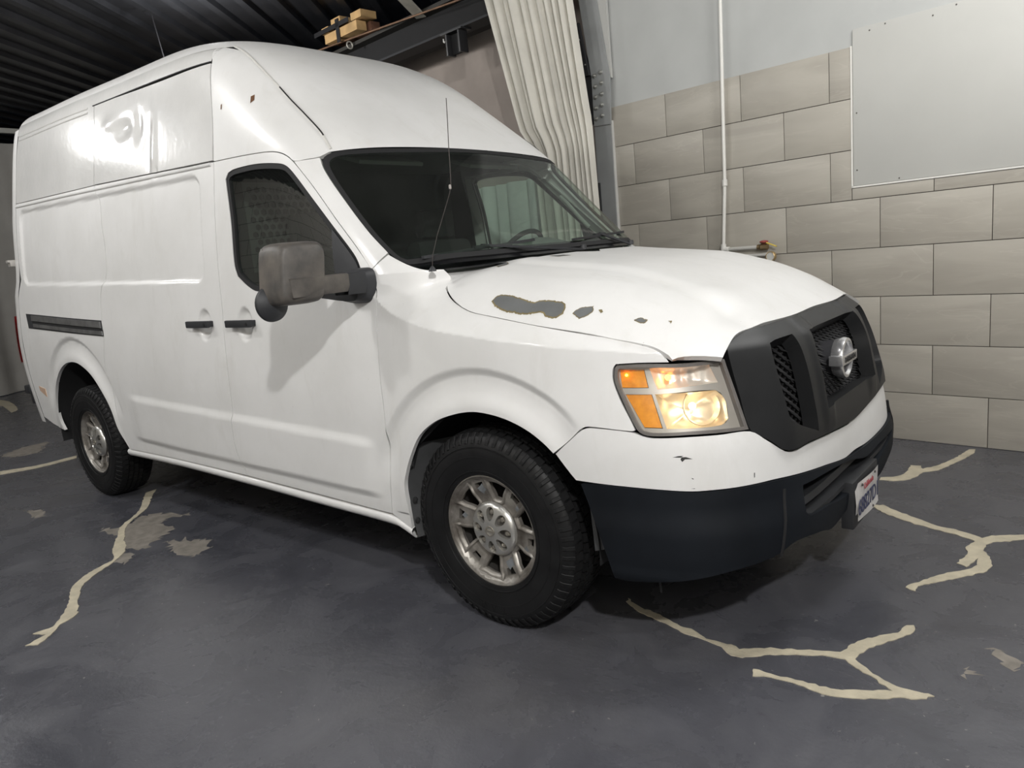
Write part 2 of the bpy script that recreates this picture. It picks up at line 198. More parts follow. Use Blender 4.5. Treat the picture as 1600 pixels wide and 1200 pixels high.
# ---------------------------------------------------------------- objects
def link(name,me,parent=None,kind=None,label=None,cat=None,group=None):
    o=bpy.data.objects.new(name,me); COL.objects.link(o)
    if parent: o.parent=parent
    for k,v in (('kind',kind),('label',label),('category',cat),('group',group)):
        if v: o[k]=v
    return o
def thing(name,label,cat,loc=(0,0,0),group=None):
    o=link(name,None,None,None,label,cat,group); o.location=loc; o.empty_display_size=.2; return o
class MB:
    """collects shapes, builds them as ONE mesh object"""
    def __init__(s): s.v=[]; s.f=[]
    def add(s,vs,fs):
        n=len(s.v); s.v+=[tuple(map(float,v)) for v in vs]; s.f+=[tuple(i+n for i in f) for f in fs]; return s
    def box(s,c,d,M=None):
        vs=[]
        for x in (-.5,.5):
            for y in (-.5,.5):
                for z in (-.5,.5):
                    p=Vector((x*d[0],y*d[1],z*d[2]))
                    if M is not None: p=M@p
                    vs.append((p[0]+c[0],p[1]+c[1],p[2]+c[2]))
        return s.add(vs,[(0,1,3,2),(4,6,7,5),(0,4,5,1),(2,3,7,6),(0,2,6,4),(1,5,7,3)])
    def bar(s,a,b,w,h,up=(0,0,1)):
        a,b=Vector(a),Vector(b); d=(b-a); L=d.length; d.normalize(); u=Vector(up); r=d.cross(u).normalized(); u=r.cross(d)
        return s.box((a+b)/2,(L,w,h),Matrix((d,r,u)).transposed())
    def grid(s,P,cu=False,cv=False):
        P=np.asarray(P,float); a,b=P.shape[:2]; fs=[]
        for i in range(a if cu else a-1):
            for j in range(b if cv else b-1):
                i2,j2=(i+1)%a,(j+1)%b; fs.append((i*b+j,i2*b+j,i2*b+j2,i*b+j2))
        return s.add(P.reshape(-1,3),fs)
    def tube(s,pts,r,n=10,caps=True):
        pts=[Vector(p) for p in pts]; rs=r if isinstance(r,(list,tuple)) else [r]*len(pts); G=[]; ref=None
        for i,p in enumerate(pts):
            t=(pts[min(i+1,len(pts)-1)]-pts[max(i-1,0)]).normalized()
            if ref is None: ref=Vector((0,0,1)) if abs(t.z)<.9 else Vector((1,0,0))
            x=(ref-t*ref.dot(t)).normalized(); ref=x; y=t.cross(x)
            G.append([p+(x*math.cos(a)+y*math.sin(a))*rs[i] for a in np.arange(n)*2*math.pi/n])
        s.grid(G,cv=True)
        if caps:
            b=len(s.v)-len(pts)*n; s.f.append(tuple(b+k for k in range(n))); s.f.append(tuple(len(s.v)-1-k for k in range(n)))
        return s
    def lathe(s,prof,c,ax,n=32,cap=False):
        """prof: (axial, radius); ax: axis"""
        ax=Vector(ax).normalized(); ref=Vector((0,0,1)) if abs(ax.z)<.9 else Vector((1,0,0)); x=(ref-ax*ref.dot(ax)).normalized(); y=ax.cross(x); c=Vector(c)
        s.grid([[c+ax*a+(x*math.cos(t)+y*math.sin(t))*r for t in np.arange(n)*2*math.pi/n] for a,r in prof],cv=True)
        if cap:
            for k in (0,len(prof)-1):
                b=len(s.v)-len(prof)*n+k*n; q=[b+i for i in range(n)]; s.f.append(tuple(q if k==0 else q[::-1]))
        return s
    def prism(s,poly,fa,fb):
        """poly of 2D points; fa/fb map a 2D point to the two faces"""
        n=len(poly); A=[fa(*p) for p in poly]; B=[fb(*p) for p in poly]
        return s.add(A+B,[tuple(range(n)),tuple(range(2*n-1,n-1,-1))]+[(i,i+n,(i+1)%n+n,(i+1)%n) for i in range(n)])
    def build(s,name,mat,parent=None,kind=None,label=None,cat=None,group=None,smooth=35,bevel=0,loc=None):
        v=s.v
        if loc is not None: v=[(a-loc[0],b-loc[1],c-loc[2]) for a,b,c in v]
        me=bpy.data.meshes.new(name); me.from_pydata(v,[],s.f)
        bm=bmesh.new(); bm.from_mesh(me); bmesh.ops.remove_doubles(bm,verts=bm.verts,dist=1e-5)
        bmesh.ops.recalc_face_normals(bm,faces=bm.faces)
        if bevel: bmesh.ops.bevel(bm,geom=[e for e in bm.edges if len(e.link_faces)==2 and e.calc_face_angle()>.6],offset=bevel,segments=2,affect='EDGES',profile=.6)
        for f in bm.faces: f.smooth=True
        for e in bm.edges: e.smooth=not(len(e.link_faces)==2 and e.calc_face_angle()>math.radians(smooth))
        bm.to_mesh(me); bm.free()
        if mat: me.materials.append(mat)
        o=link(name,me,parent,kind,label,cat,group)
        if loc is not None: o.location=loc
        return o
def smooth_poly(pts,h,corner=36):
    P=np.array(pts,float); n=len(P); out=[]
    keep=[0]
    for i in range(1,n):
        if np.hypot(*(P[i]-P[keep[-1]]))>1e-4: keep.append(i)
    P=P[keep]; n=len(P)
    if np.hypot(*(P[-1]-P[0]))<1e-4: P=P[:-1]; n-=1
    e=np.roll(P,-1,0)-P; ang=np.arctan2(e[:,1],e[:,0]); turn=np.abs((ang-np.roll(ang,1)+np.pi)%(2*np.pi)-np.pi)
    isc=turn>math.radians(corner)
    for i in range(n):
        p0,p1,p2,p3=P[i-1],P[i],P[(i+1)%n],P[(i+2)%n]; L=np.hypot(*(p2-p1)); k=max(1,int(math.ceil(L/h)))
        m1=np.zeros(2) if False else ((p2-p0)/max(np.hypot(*(p2-p1))+np.hypot(*(p1-p0)),1e-9)*L if not isc[i] else p2-p1)
        m2=((p3-p1)/max(np.hypot(*(p3-p2))+np.hypot(*(p2-p1)),1e-9)*L if not isc[(i+1)%n] else p2-p1)
        for t in np.arange(k)/k:
            out.append((2*t**3-3*t*t+1)*p1+(t**3-2*t*t+t)*m1+(-2*t**3+3*t*t)*p2+(t**3-t*t)*m2)
    return np.array(out)
def area(P): x,y=P[:,0],P[:,1]; return .5*np.sum(x*np.roll(y,-1)-np.roll(x,-1)*y)
def inset(P,d):
    """move every vertex d to the inside"""
    if area(P)<0: P=P[::-1]
    e=np.roll(P,-1,0)-P; e=e/np.maximum(np.hypot(e[:,0],e[:,1]),1e-9)[:,None]; n=np.stack([-e[:,1],e[:,0]],1)
    m=n+np.roll(n,1,0); m=m/np.maximum((m*m).sum(1),.35)[:,None]*2
    return P+m*d
def pip(pts,poly):
    if len(pts)>6000: return np.concatenate([pip(pts[i:i+6000],poly) for i in range(0,len(pts),6000)])
    x,y=pts[:,0:1],pts[:,1:2]; a=poly; b=np.roll(poly,-1,0)
    c=((a[:,1]>y)!=(b[:,1]>y))&(x<(b[:,0]-a[:,0])*(y-a[:,1])/np.where(b[:,1]==a[:,1],1e-12,b[:,1]-a[:,1])+a[:,0])
    return c.sum(1)%2==1
def segd(pts,poly):
    if len(pts)>3000: return np.concatenate([segd(pts[i:i+3000],poly) for i in range(0,len(pts),3000)])
    a=poly; d=np.roll(poly,-1,0)-a; w=pts[:,None,:]-a[None]; t=np.clip((w*d).sum(2)/np.maximum((d*d).sum(1),1e-12),0,1)
    q=w-t[...,None]*d; return np.sqrt((q*q).sum(2)).min(1)
def triangulate(outer,holes,h):
    lo,hi=outer.min(0),outer.max(0); xs=np.arange(lo[0]+h*.5,hi[0],h); ys=np.arange(lo[1]+h*.5,hi[1],h*.87)
    g=np.array([(x+(h*.5 if j%2 else 0),y) for j,y in enumerate(ys) for x in xs]) if len(xs) and len(ys) else np.zeros((0,2))
    if len(g):
        ok=pip(g,outer)
        for q in holes: ok&=~pip(g,q)
        g=g[ok]
    if len(g):
        ok=segd(g,outer)>h*.55
        for q in holes: ok&=segd(g,q)>h*.55
        g=g[ok]
    V=list(map(tuple,outer)); E=[(i,(i+1)%len(outer)) for i in range(len(outer))]
    for q in holes:
        b=len(V); V+=list(map(tuple,q)); E+=[(b+i,b+(i+1)%len(q)) for i in range(len(q))]
    V+=list(map(tuple,g))
    r=delaunay_2d_cdt([Vector(v) for v in V],E,[],0,1e-6)
    v=np.array([tuple(p) for p in r[0]]); f=np.array([t for t in r[2] if len(t)==3])
    c=v[f].mean(1); ok=pip(c,outer)
    for q in holes: ok&=~pip(c,q)
    return v,f[ok]
def fnorm(fn,uv,ref):
    e=1e-3; u,v=uv[:,0],uv[:,1]
    du=fn(u+e,v)-fn(u-e,v); dv=fn(u,v+e)-fn(u,v-e); n=np.cross(du,dv); n/=np.maximum(np.linalg.norm(n,axis=1),1e-12)[:,None]
    X=fn(u,v)
    if (n*(X-np.array(ref))).sum()<0: n=-n
    return X,n
REF=(-2.0,0,1.0)
def panel(name,fn,poly,mat,parent,holes=(),h=.02,lip=.02,gap=.0025,off=0.,far=None,ref=REF,corner=36,hgap=0.,label=None,raw=False,holelip=True):
    outer=np.array(poly,float) if raw else smooth_poly(poly,h,corner)
    outer=inset(outer,gap)
    hs=[]
    for q in holes:
        q=np.array(q,float) if raw else smooth_poly(q,h,corner); hs.append(inset(q,-hgap))
    v,f=triangulate(outer,hs,h)
    X,n=fnorm(fn,v,ref); X=X+n*off
    fa=np.cross(X[f[:,1]]-X[f[:,0]],X[f[:,2]]-X[f[:,0]]); flip=(fa*n[f[:,0]]).sum(1)<0; f[flip]=f[flip][:,::-1]
    V=[X]; F=[tuple(t) for t in f]; LN=[n[i] for t in f for i in t]; base=len(X)
    if lip:
        for q in [outer]+(hs if holelip else []):
            P,m=fnorm(fn,q,ref); P=P+m*off; Q=P-m*lip; k=len(q); V+=[P,Q]
            for i in range(k):
                j=(i+1)%k; a,b,c,d=P[i],P[j],Q[j],Q[i]; fn_=np.cross(b-a,d-a); fn_/=max(np.linalg.norm(fn_),1e-12)
                # outward side of the lip
                F.append((base+i,base+j,base+k+j,base+k+i)); LN+=[fn_]*4
            base+=2*k
    V=np.concatenate(V); res=[]
    def mk(V,F,LN,nm):
        me=bpy.data.meshes.new(nm); me.from_pydata([tuple(p) for p in V],[],F); me.polygons.foreach_set('use_smooth',[True]*len(F))
        me.normals_split_custom_set([tuple(x) for x in LN]); me.materials.append(mat); o=link(nm,me,parent,label=label); o.cycles.shadow_terminator_geometry_offset=.25; o.cycles.shadow_terminator_offset=.12; return o
    res.append(mk(V,F,LN,name))
    if far:
        V2=V*np.array([1,-1,1]); F2=[]; L2=[]; k=0
        for t in F:
            m=len(t); F2.append(t[::-1]); L2+=[LN[k+m-1-i]*np.array([1,-1,1]) for i in range(m)]; k+=m
        res.append(mk(V2,F2,L2,far))
    return res[0] if len(res)==1 else res
def ring(outer,w): return inset(outer,w)
def text(name,s,size,M,mat,parent,ext=.0008,sx=1,font=None,space=1):
    cu=bpy.data.curves.new(name,'FONT'); cu.body=s; cu.size=size; cu.extrude=ext; cu.align_x='CENTER'; cu.align_y='CENTER'; cu.space_character=space
    t=bpy.data.objects.new(name,cu); COL.objects.link(t); bpy.context.view_layer.update()
    me=bpy.data.meshes.new_from_object(t.evaluated_get(bpy.context.evaluated_depsgraph_get())); bpy.data.objects.remove(t)
    me.transform(M@Matrix.Diagonal((sx,1,1,1))); me.materials.clear(); me.materials.append(mat); return link(name,me,parent)
# ================================================================ SETTING
WO=np.array([1.2484,2.1960,0.]); WU=np.array([.99550,-.09472,0.]); WNV=np.array([-.09472,-.99550,0.])   # wall foot, along, towards the van
def WP(u,z,d=0.): return tuple(WO+WU*u+WNV*d+np.array([0,0,z]))
WROT=math.atan2(WU[1],WU[0])
def wbox(mb,u0,u1,z0,z1,d0,d1):
    M_=Matrix((tuple(WU),tuple(-WNV),(0,0,1))).transposed()
    return mb.box(WP((u0+u1)/2,(z0+z1)/2,(d0+d1)/2),(u1-u0,abs(d1-d0),z1-z0),M_)
# floor: worn dark epoxy
def floor_mat():
    m,nt,b=nodes('dark_epoxy_floor'); v=tex(nt); big=noise(nt,v,.55,6,.6,.4); med=noise(nt,v,3.2,8,.62,.6); fine=noise(nt,v,26,6,.7)
    c=ramp(nt,med,[(.28,(.048,.049,.058)),(.5,(.082,.083,.096)),(.72,(.135,.135,.148))])
    c2=ramp(nt,big,[(.3,(.044,.047,.058)),(.55,(.084,.085,.097)),(.8,(.115,.110,.104))])
    c=mixc(nt,.5,c,c2)
    sc=noise(nt,tex(nt,(1.3,1,1)),9,9,.75,1.2); c=mixc(nt,ramp(nt,sc,[(.64,0),(.73,.45)]),c,(.23,.22,.21)); sp=noise(nt,tex(nt,(1,1,1)),42,3,.6,.5); c=mixc(nt,ramp(nt,sp,[(.70,0),(.735,.7)]),c,(.34,.33,.31))
    dk=noise(nt,tex(nt,(1,1.4,1)),5,8,.7,.8); c=mixc(nt,ramp(nt,dk,[(.24,.75),(.36,0)]),c,(.016,.016,.018))
    nt.links.new(c,b.inputs['Base Color'])
    nt.links.new(ramp(nt,med,[(.3,.19),(.7,.36)]),b.inputs['Roughness']); b.inputs['Specular IOR Level'].default_value=.5
    h=mixc(nt,.3,noise(nt,v,7,6,.65),fine); bump(nt,b,h,.33,.012); return m
MFLOOR=floor_mat()
fl=MB().add([(-30,-20,0),(15,-20,0),(15,15,0),(-30,15,0)],[(0,1,2,3)]).build('floor',MFLOOR,kind='structure')
MFILL=plain('beige_crack_filler',(.50,.45,.34),.75,var=.16,vs=14,bs=.5,bd=.004)
MWORN=plain('bare_concrete_spot',(.21,.19,.165),.7,var=.25,vs=16)
def flat(name,poly,z,t,mat,rag=.004):
    p=smooth_poly(poly,.02,50); p=p+rng.normal(0,rag,p.shape)*.7; f=lambda u,v: np.stack([u,v,np.full(np.shape(u),z+t)],-1)
    return panel(name,f,p,mat,fl,h=.05,lip=t,gap=0,ref=(0,0,-50),raw=True)
for q in DATA['worn']: flat('worn_paint_spot',q,0,.0008,MWORN,.022)
for q in DATA['crackpoly']: flat('crack_filler',q,0,.003,MFILL,.0035)
# tiled wall
MPLAST=plain('grey_wall_paint',(.44,.45,.44),.55,var=.05,vs=2,bs=.25,bd=.006)
def tile_mat():
    m,nt,b=nodes('stone_look_tile'); v=tex(nt,(1.1,1,5.5),rnd=True); f=noise(nt,v,.9,5,.55,1.2); g=noise(nt,v,1.3,3,.5,2.0)
    c=ramp(nt,f,[(.30,(.345,.322,.280)),(.5,(.385,.360,.313)),(.66,(.42,.395,.345))])
    c=mixc(nt,ramp(nt,g,[(.56,0),(.585,.35),(.61,0)]),c,(.47,.44,.385))
    nt.links.new(c,b.inputs['Base Color']); b.inputs['Roughness'].default_value=.42; return m
MTILE=tile_mat(); MGROUT=plain('dark_grout',(.10,.088,.078),.9)
wb=wbox(MB(),-2.75,4.2,0,5.2,-.25,0).build('wall_back',MPLAST,kind='structure')
wbox(MB(),-2.72,4.2,0,2.50,.0,.0035).build('grout_bed',MGROUT,wb)
TW,TH,TT_=.61297,.3132,.012
BU,BZ=-.772,1.655
def tile(u0,u1,z0,z1,cache={}):
    w,h=round(u1-u0,4),round(z1-z0,4)
    if (w,h) not in cache:
        mb=MB(); mb.box((w/2,0,h/2),(w-.0045,.0095,h-.0045)); o=mb.build('tile',MTILE,wb,bevel=.0012); cache[(w,h)]=o.data
    else: o=link('tile',cache[(w,h)],wb)
    o.location=WP(u0,z0,.0035+.0048+rng.uniform(0,.0008)); o.rotation_euler=(0,0,WROT+rng.normal(0,.0006))
for r in range(8):
    z0,z1=r*TH,(r+1)*TH
    if r==7: z1=2.503
    k=-5 if r%2==0 else -5.5
    while k<4:
        u0,u1=max(k*TW,-2.72),(k+1)*TW; k+=1
        if u1<-2.68: continue
        if z1>BZ-.01:
            if z0<BZ and u1>BU:        # row cut by the board
                if u0<BU: tile(u0,BU-.012,z0,z1); u0=BU-.012
                tile(u0,u1,z0,BZ-.014); continue
            if u0>=BU-.02: continue
            u1=min(u1,BU-.012)
        tile(u0,u1,z0,z1)
MTRIM=plain('white_edge_trim',(.72,.71,.67),.4)
o=wbox(MB(),BU-.013,BU-.003,BZ-.012,2.505,0,.018).build('trim_1',MTRIM,kind='structure')
o=wbox(MB(),BU-.013,4.0,BZ-.013,BZ-.002,0,.018).build('trim_2',MTRIM,kind='structure')
MBOARD=plain('grey_painted_board',(.50,.50,.475),.5,var=.04,vs=1.5,bs=.06,bd=.003)
bd=wbox(MB(),BU,3.9,BZ,2.60,.001,.014).build('wall_board',MBOARD,label='large grey painted board fixed on the tiled wall at the right',cat='wall panel',bevel=.0015)
for u,z in ((-.67,2.57),(-.58,2.585),(-.32,2.56),(-.75,2.10),(-.75,1.75),(-.5,1.668),(-.2,2.585)):
    MB().lathe([(0,.004),(.002,.005),(.003,.002)],WP(u,z,.014),WNV,8,True).build('nail',plain('nail_head',(.12,.11,.1),.5,.6) if 'nail_head' not in bpy.data.materials else bpy.data.materials['nail_head'],bd)
# wall behind curtain, left wing
MPINK=plain('bare_plaster',(.34,.295,.265),.85,var=.10,vs=2.5,bs=.3,bd=.006)
wbox(MB(),-16,-2.73,0,3.75,-.75,-.35).build('wall_left',MPINK,kind='structure')
MDARK=plain('dull_grey_wall',(.20,.195,.185),.8)  # one even grey for the right wall
def wtile_mat():
    m,nt,b=nodes('grey_tile_wall'); bt=nt.nodes.new('ShaderNodeTexBrick'); tc=nt.nodes.new('ShaderNodeTexCoord')
    mp=nt.nodes.new('ShaderNodeMapping'); mp.inputs['Rotation'].default_value=(math.radians(90),0,0); nt.links.new(tc.outputs['Object'],mp.inputs['Vector']); nt.links.new(mp.outputs[0],bt.inputs['Vector'])
    bt.inputs['Color1'].default_value=(.46,.44,.40,1); bt.inputs['Color2'].default_value=(.49,.47,.43,1); bt.inputs['Mortar'].default_value=(.05,.045,.04,1)
    bt.inputs['Scale'].default_value=1; bt.inputs['Brick Width'].default_value=.613; bt.inputs['Row Height'].default_value=.313; bt.inputs['Mortar Size'].default_value=.006
    nt.links.new(bt.outputs['Color'],b.inputs['Base Color']); b.inputs['Roughness'].default_value=.45; return m
MB().box((-4,-4.95,2.2),(26,.3,4.4)).build('wall_front',wtile_mat(),kind='structure')
MB().box((7.5,-2,2.2),(.3,12,4.4)).build('wall_right',MDARK,kind='structure')
# corrugated roof deck
MDECK=plain('dark_roof_sheet',(.055,.058,.066),.34,.65,var=.2,vs=3)
def deck():
    mb=MB(); p=.31; ys=[]; 
    for k in range(-24,16):
        y=k*p; ys+=[(y,0),(y+.10,0),(y+.125,-.045),(y+.20,-.045),(y+.225,0)]
    A=[]
    dv=np.array([-.62,.77,.028]); ev=np.array([.77,.62,0]); o_=np.array([-5.0,1.0,4.09])
    for y,dz in ys: A.append([tuple(o_+ev*(y-1.0)+dv*t+np.array([0,0,dz])) for t in (-12,-4,0,4,9)])
    mb.grid(A); return mb
deck().build('ceiling',MDECK,kind='structure',smooth=10)
MB().box((2.8,-2.4,4.35),(10.2,10,.12)).build('ceiling',plain('ceiling_paint',(.22,.22,.22),.8),kind='structure')
# steel column with haunch
MSTEEL=plain('grey_steel_paint',(.30,.31,.31),.5,.15,var=.08,vs=6,rvar=.1); MBLK=plain('black_strip',(.022,.022,.024),.45); MBOLT=plain('bolt_steel',(.42,.42,.40),.4,.7)
cl=thing('steel_column','grey steel portal column with tapering bolted knee beside the tiled wall','column',WP(-2.63,0,.12))
def cchild(mb,name,mat,**k): 
    o=mb.build(name,mat,None,**k); o.parent=cl; o.matrix_parent_inverse=Matrix.Translation(-Vector(cl.location)); return o
D0=.055
def plate(poly,d0,d1): return MB().prism(poly,lambda u,z:WP(u,z,d0),lambda u,z:WP(u,z,d1))
cchild(plate([(-2.815,0),(-2.645,0),(-2.632,2.365),(-2.795,2.375)],D0-.012,D0),'flange_plate',MSTEEL)
cchild(plate([(-2.795,2.38),(-2.630,2.37),(-2.612,2.72),(-2.690,3.29),(-2.82,4.2),(-3.02,4.2),(-2.865,3.36),(-2.79,2.76)],D0-.012,D0+.004),'knee_plate',MSTEEL)
cchild(plate([(-2.63,2.80),(-2.610,2.72),(-2.612,2.9),(-2.62,4.2),(-2.85,4.2),(-2.70,3.28)],D0-.04,D0-.014),'knee_web',plain('pale_steel',(.46,.46,.44),.6))
cchild(wbox(MB(),-2.648,-2.634,0,2.40,.0,D0-.012),'column_web',plain('pale_steel_edge',(.55,.55,.53),.5))
cchild(plate([(-2.845,2.775),(-2.795,2.775),(-2.868,3.19),(-2.918,3.17)],D0+.004,D0+.03),'black_strip',MBLK)
cchild(plate([(-2.86,2.40),(-2.80,2.40),(-2.80,2.82),(-2.93,3.18)],D0-.03,D0),'black_strip',MBLK)
cchild(plate([(-2.815,1.2),(-2.775,1.2),(-2.775,1.93),(-2.812,1.93)],D0,D0+.02),'black_strip',MBLK)
for i in range(5):
    for j in range(2):
        u=-2.765+.062*j+.004*i; z=2.435+.082*i+.014*j
        cchild(MB().lathe([(0,.019),(.006,.019),(.006,.014),(.017,.013),(.017,.007),(.026,.007)],WP(u-.006*(i>3),z,D0+.004),WNV,6,True),'bolt',MBOLT)
for u,z in ((-2.822,2.86),(-2.865,3.06),(-2.793,1.80),(-2.793,1.60)):
    cchild(MB().lathe([(0,.007),(.006,.006)],WP(u,z,D0+.03 if z>2.5 else D0+.02),WNV,8,True),'screw',MBOLT)
# curtains
MCURT=plain('grey_tarp_curtain',(.62,.60,.54),.75,var=.08,vs=3,bs=.15)
def curtain(name,uz_l,uz_r,zs,nf,amp,d0,mat,label,cat='curtain',seed=1,n=220):
    r=np.random.RandomState(seed); ph=np.cumsum(r.uniform(.6,1.4,nf)); ph/=ph[-1]; am=r.uniform(.5,1.2,nf+1); s=np.linspace(0,1,n)
    wav=np.zeros(n); a=0
    for i in range(nf):
        b=ph[i]; q=(s>=a)&(s<=b); t=(s[q]-a)/(b-a); wav[q]=np.sin(np.pi*t)**.8*am[i]; a=b
    P=[]
    for z in zs:
        ul=np.interp(z,*uz_l); ur=np.interp(z,*uz_r)
        P.append([WP(ul+(ur-ul)*q,z,d0+amp*w*(1+.15*math.sin(z*2+q*9))) for q,w in zip(s,wav)])
    mb=MB().grid(P); return mb.build(name,mat,label=label,cat=cat,smooth=60)
zs=np.linspace(.02,4.3,40)
c=curtain('tarp_curtain',([0,1.3,2.25,2.45,3.57,4.3],[-3.20,-3.25,-3.30,-3.44,-3.70,-3.9]),([0,1.6,2.42,2.45,3.35,4.3],[-2.62,-2.66,-2.68,-2.69,-2.79,-2.90]),zs,11,.075,.23,MCURT,'tall grey tarp curtain hanging in folds beside the steel column',seed=5)
c2=curtain('tarp_curtain',([0,4],[-5.6,-5.6]),([0,4],[-3.35,-3.35]),np.linspace(.02,2.06,14),13,.11,.02,plain('pale_tarp_curtain',(.78,.82,.78),.7,var=.05),'pale pleated curtain seen through the far cab window',seed=9)
MGC=plain('dim_grey_curtain',(.30,.29,.27),.85,var=.1,vs=2)
P=[[(-11.2+.10*math.sin(y*5.5)+.05*math.sin(y*13),y,z) for y in np.linspace(-12,3,240)] for z in (.01,1.2,2.4,3.72)]
MB().grid(P).build('backdrop_curtain',MGC,label='dim grey curtain closing the bay behind the van, under a pale rail',cat='curtain',smooth=60)
MB().box((-11.15,-4.5,3.90),(.08,15,.07)).build('curtain_rail',plain('pale_rail',(.4,.4,.37),.5),label='pale horizontal rail along the top of the dim rear curtain',cat='rail')
# roof beam with stub
MBEAM=plain('black_beam_paint',(.008,.008,.009),.8,var=.15); 
bt=thing('roof_beam','black steel beam running under the roof sheets above the van','beam',WP(-7,3.46,.2))
def bchild(mb,name,mat,th):
    o=mb.build(name,mat,None); o.parent=th; o.matrix_parent_inverse=Matrix.Translation(-Vector(th.location)); return o
bchild(wbox(MB(),-12,-3.70,3.455,3.475,.05,.23),'bottom_flange',plain('beam_flange_paint',(.022,.023,.026),.7),bt)
bchild(wbox(MB(),-12,-3.70,3.475,3.70,.12,.14),'beam_web',MBEAM,bt)
bchild(wbox(MB(),-12,-3.70,3.70,3.735,.05,.25),'top_flange',plain('beam_top_flange',(.030,.028,.024),.7),bt)
bchild(wbox(MB(),-12,-3.70,3.475,3.735,-.1,.05),'beam_backing',MBEAM,bt)
bs=thing('beam_stub','short black steel stub hanging under the roof beam','bracket',WP(-4.19,3.25,.2))
bchild(wbox(MB(),-4.285,-4.265,3.255,3.455,.15,.25),'side_flange',MBLK,bs); bchild(wbox(MB(),-4.115,-4.095,3.255,3.455,.15,.25),'side_flange',MBLK,bs)
bchild(wbox(MB(),-4.265,-4.115,3.265,3.455,.17,.19),'stub_web',MBEAM,bs); bchild(wbox(MB(),-4.34,-4.05,3.44,3.455,.13,.26),'stub_cap',MBLK,bs)
MB().tube([WP(-4.365,3.43,.2),WP(-4.365,3.405,.2),WP(-4.355,3.395,.2),WP(-4.345,3.405,.2)],.006,8).build('wall_hook',plain('white_hook',(.8,.8,.78),.4),label='tiny white hook beside the stub under the roof beam',cat='hook')
rod=MB().tube([WP(-8.2,3.90,.3),WP(-5.69,3.757,.3),WP(-4.1,3.655,.3),WP(-3.84,3.64,.3)],.009,8).build('tie_rod',plain('rusty_rod',(.22,.13,.08),.6,.4,var=.3),label='thin rusty rod stretched below the roof along the beam',cat='rod')
ey=MB(); ey.lathe([(-.006+.006*math.cos(t),.034+.008*math.sin(t)) for t in np.linspace(0,2*math.pi,9)],WP(-5.71,3.700,.3),WU,18)
ey.build('eye_ring',plain('pale_ring_metal',(.5,.48,.43),.45,.3),label='pale eye ring on the rusty rod below the wood blocks',cat='ring')
MWOOD=plain('cut_timber',(.48,.31,.14),.75,var=.22,vs=7,scale=(1,1,1),bs=.3); MWD2=plain('red_brown_timber',(.16,.075,.045),.75,var=.2,vs=7)
wt=thing('wood_block_bundle','bundle of cut timber blocks strapped up under the dark roof','wood blocks',WP(-5.8,3.8,.25))
for (u0,u1,z0,z1,d0,d1,m_) in ((-6.10,-5.50,3.795,3.885,.22,.34,MWOOD),(-6.10,-5.46,3.80,3.885,.08,.19,MWD2),(-6.16,-6.03,3.905,3.965,.26,.33,MWOOD),(-5.95,-5.78,3.93,4.00,.20,.34,MWOOD),(-5.60,-5.42,3.90,3.97,.14,.33,MWOOD)):
    bchild(wbox(MB(),u0,u1,z0,z1,d0,d1),'wood_block',m_,wt)
bchild(wbox(MB(),-6.28,-5.62,3.90,3.945,.345,.352).add([],[]),'strap',MBLK,wt); bchild(wbox(MB(),-5.86,-5.80,3.75,3.98,.345,.352),'strap',MBLK,wt)
b0,b1=Vector(WP(-4.65,3.70,.2)),Vector(WP(-4.15,3.87,1.15))
MB().bar(b0,b1,.10,.02).build('pale_batten',plain('whitewashed_timber',(.48,.46,.40),.7,var=.15),label='pale flat batten sloping under the roof sheets near the beam',cat='batten')
MB().tube([(-5.5,.9,4.0),(-4.9,.75,2.6)],.006,6).build('hanging_cable',MBLK,label='thin black cable hanging from the roof behind the van',cat='cable')
# water pipe with valves and gauge
MPIPE=plain('white_painted_pipe',(.72,.71,.67),.4); pp=thing('water_pipe','white vertical water pipe turning to a valve and gauge on the tiled wall','pipe',WP(-1.68,1.3,.05))
pz=1.318; px=-1.686
bchild(MB().tube([WP(px,pz,.055),WP(px+.03,1.785,.055),WP(px+.065,3.9,.055)],.0125,12),'riser_pipe',MPIPE,pp)
bchild(MB().tube([WP(px+.030,1.765,.055),WP(px+.030,1.81,.055)],.019,12),'pipe_coupling',MPIPE,pp)
bchild(MB().tube([WP(px,pz+.035,.055),WP(px,pz-.03,.055)],.02,12).tube([WP(px-.005,pz-.006,.055),WP(px+.045,pz-.006,.055)],.02,12),'pipe_elbow',MPIPE,pp)
bchild(MB().tube([WP(px+.02,pz-.006,.055),WP(-1.40,pz-.006,.055)],.014,12),'branch_pipe',plain('grey_pipe',(.5,.49,.46),.45),pp)
bchild(MB().tube([WP(-1.56,pz-.062,.055),WP(-1.33,pz-.062,.055)],.012,12),'branch_pipe',bpy.data.materials['grey_pipe'],pp)
bchild(MB().tube([WP(-1.42,pz-.006,.055),WP(-1.40,pz-.006,.055)],.019,12).tube([WP(-1.395,pz-.006,.055),WP(-1.345,pz-.006,.055)],.023,6),'valve_body',plain('brass_valve',(.30,.22,.12),.45,.8),pp)
bchild(MB().lathe([(0,.006),(.012,.03),(.02,.03),(.026,.01)],WP(-1.372,pz+.014,.055),(0,0,1),12,True),'valve_wheel',plain('red_valve_wheel',(.35,.07,.06),.45),pp)
bchild(MB().bar(WP(-1.345,pz+.022,.07),WP(-1.272,pz-.008,.075),.016,.006),'valve_lever',plain('yellow_lever',(.72,.55,.10),.4),pp)
ga=bchild(MB().lathe([(0,.012),(0,.034),(.03,.034),(.032,.030),(.027,.029),(.027,.001)],WP(-1.318,1.243,.05),WNV,20),'pressure_gauge',plain('brass_ring',(.5,.36,.18),.35,.7),pp)
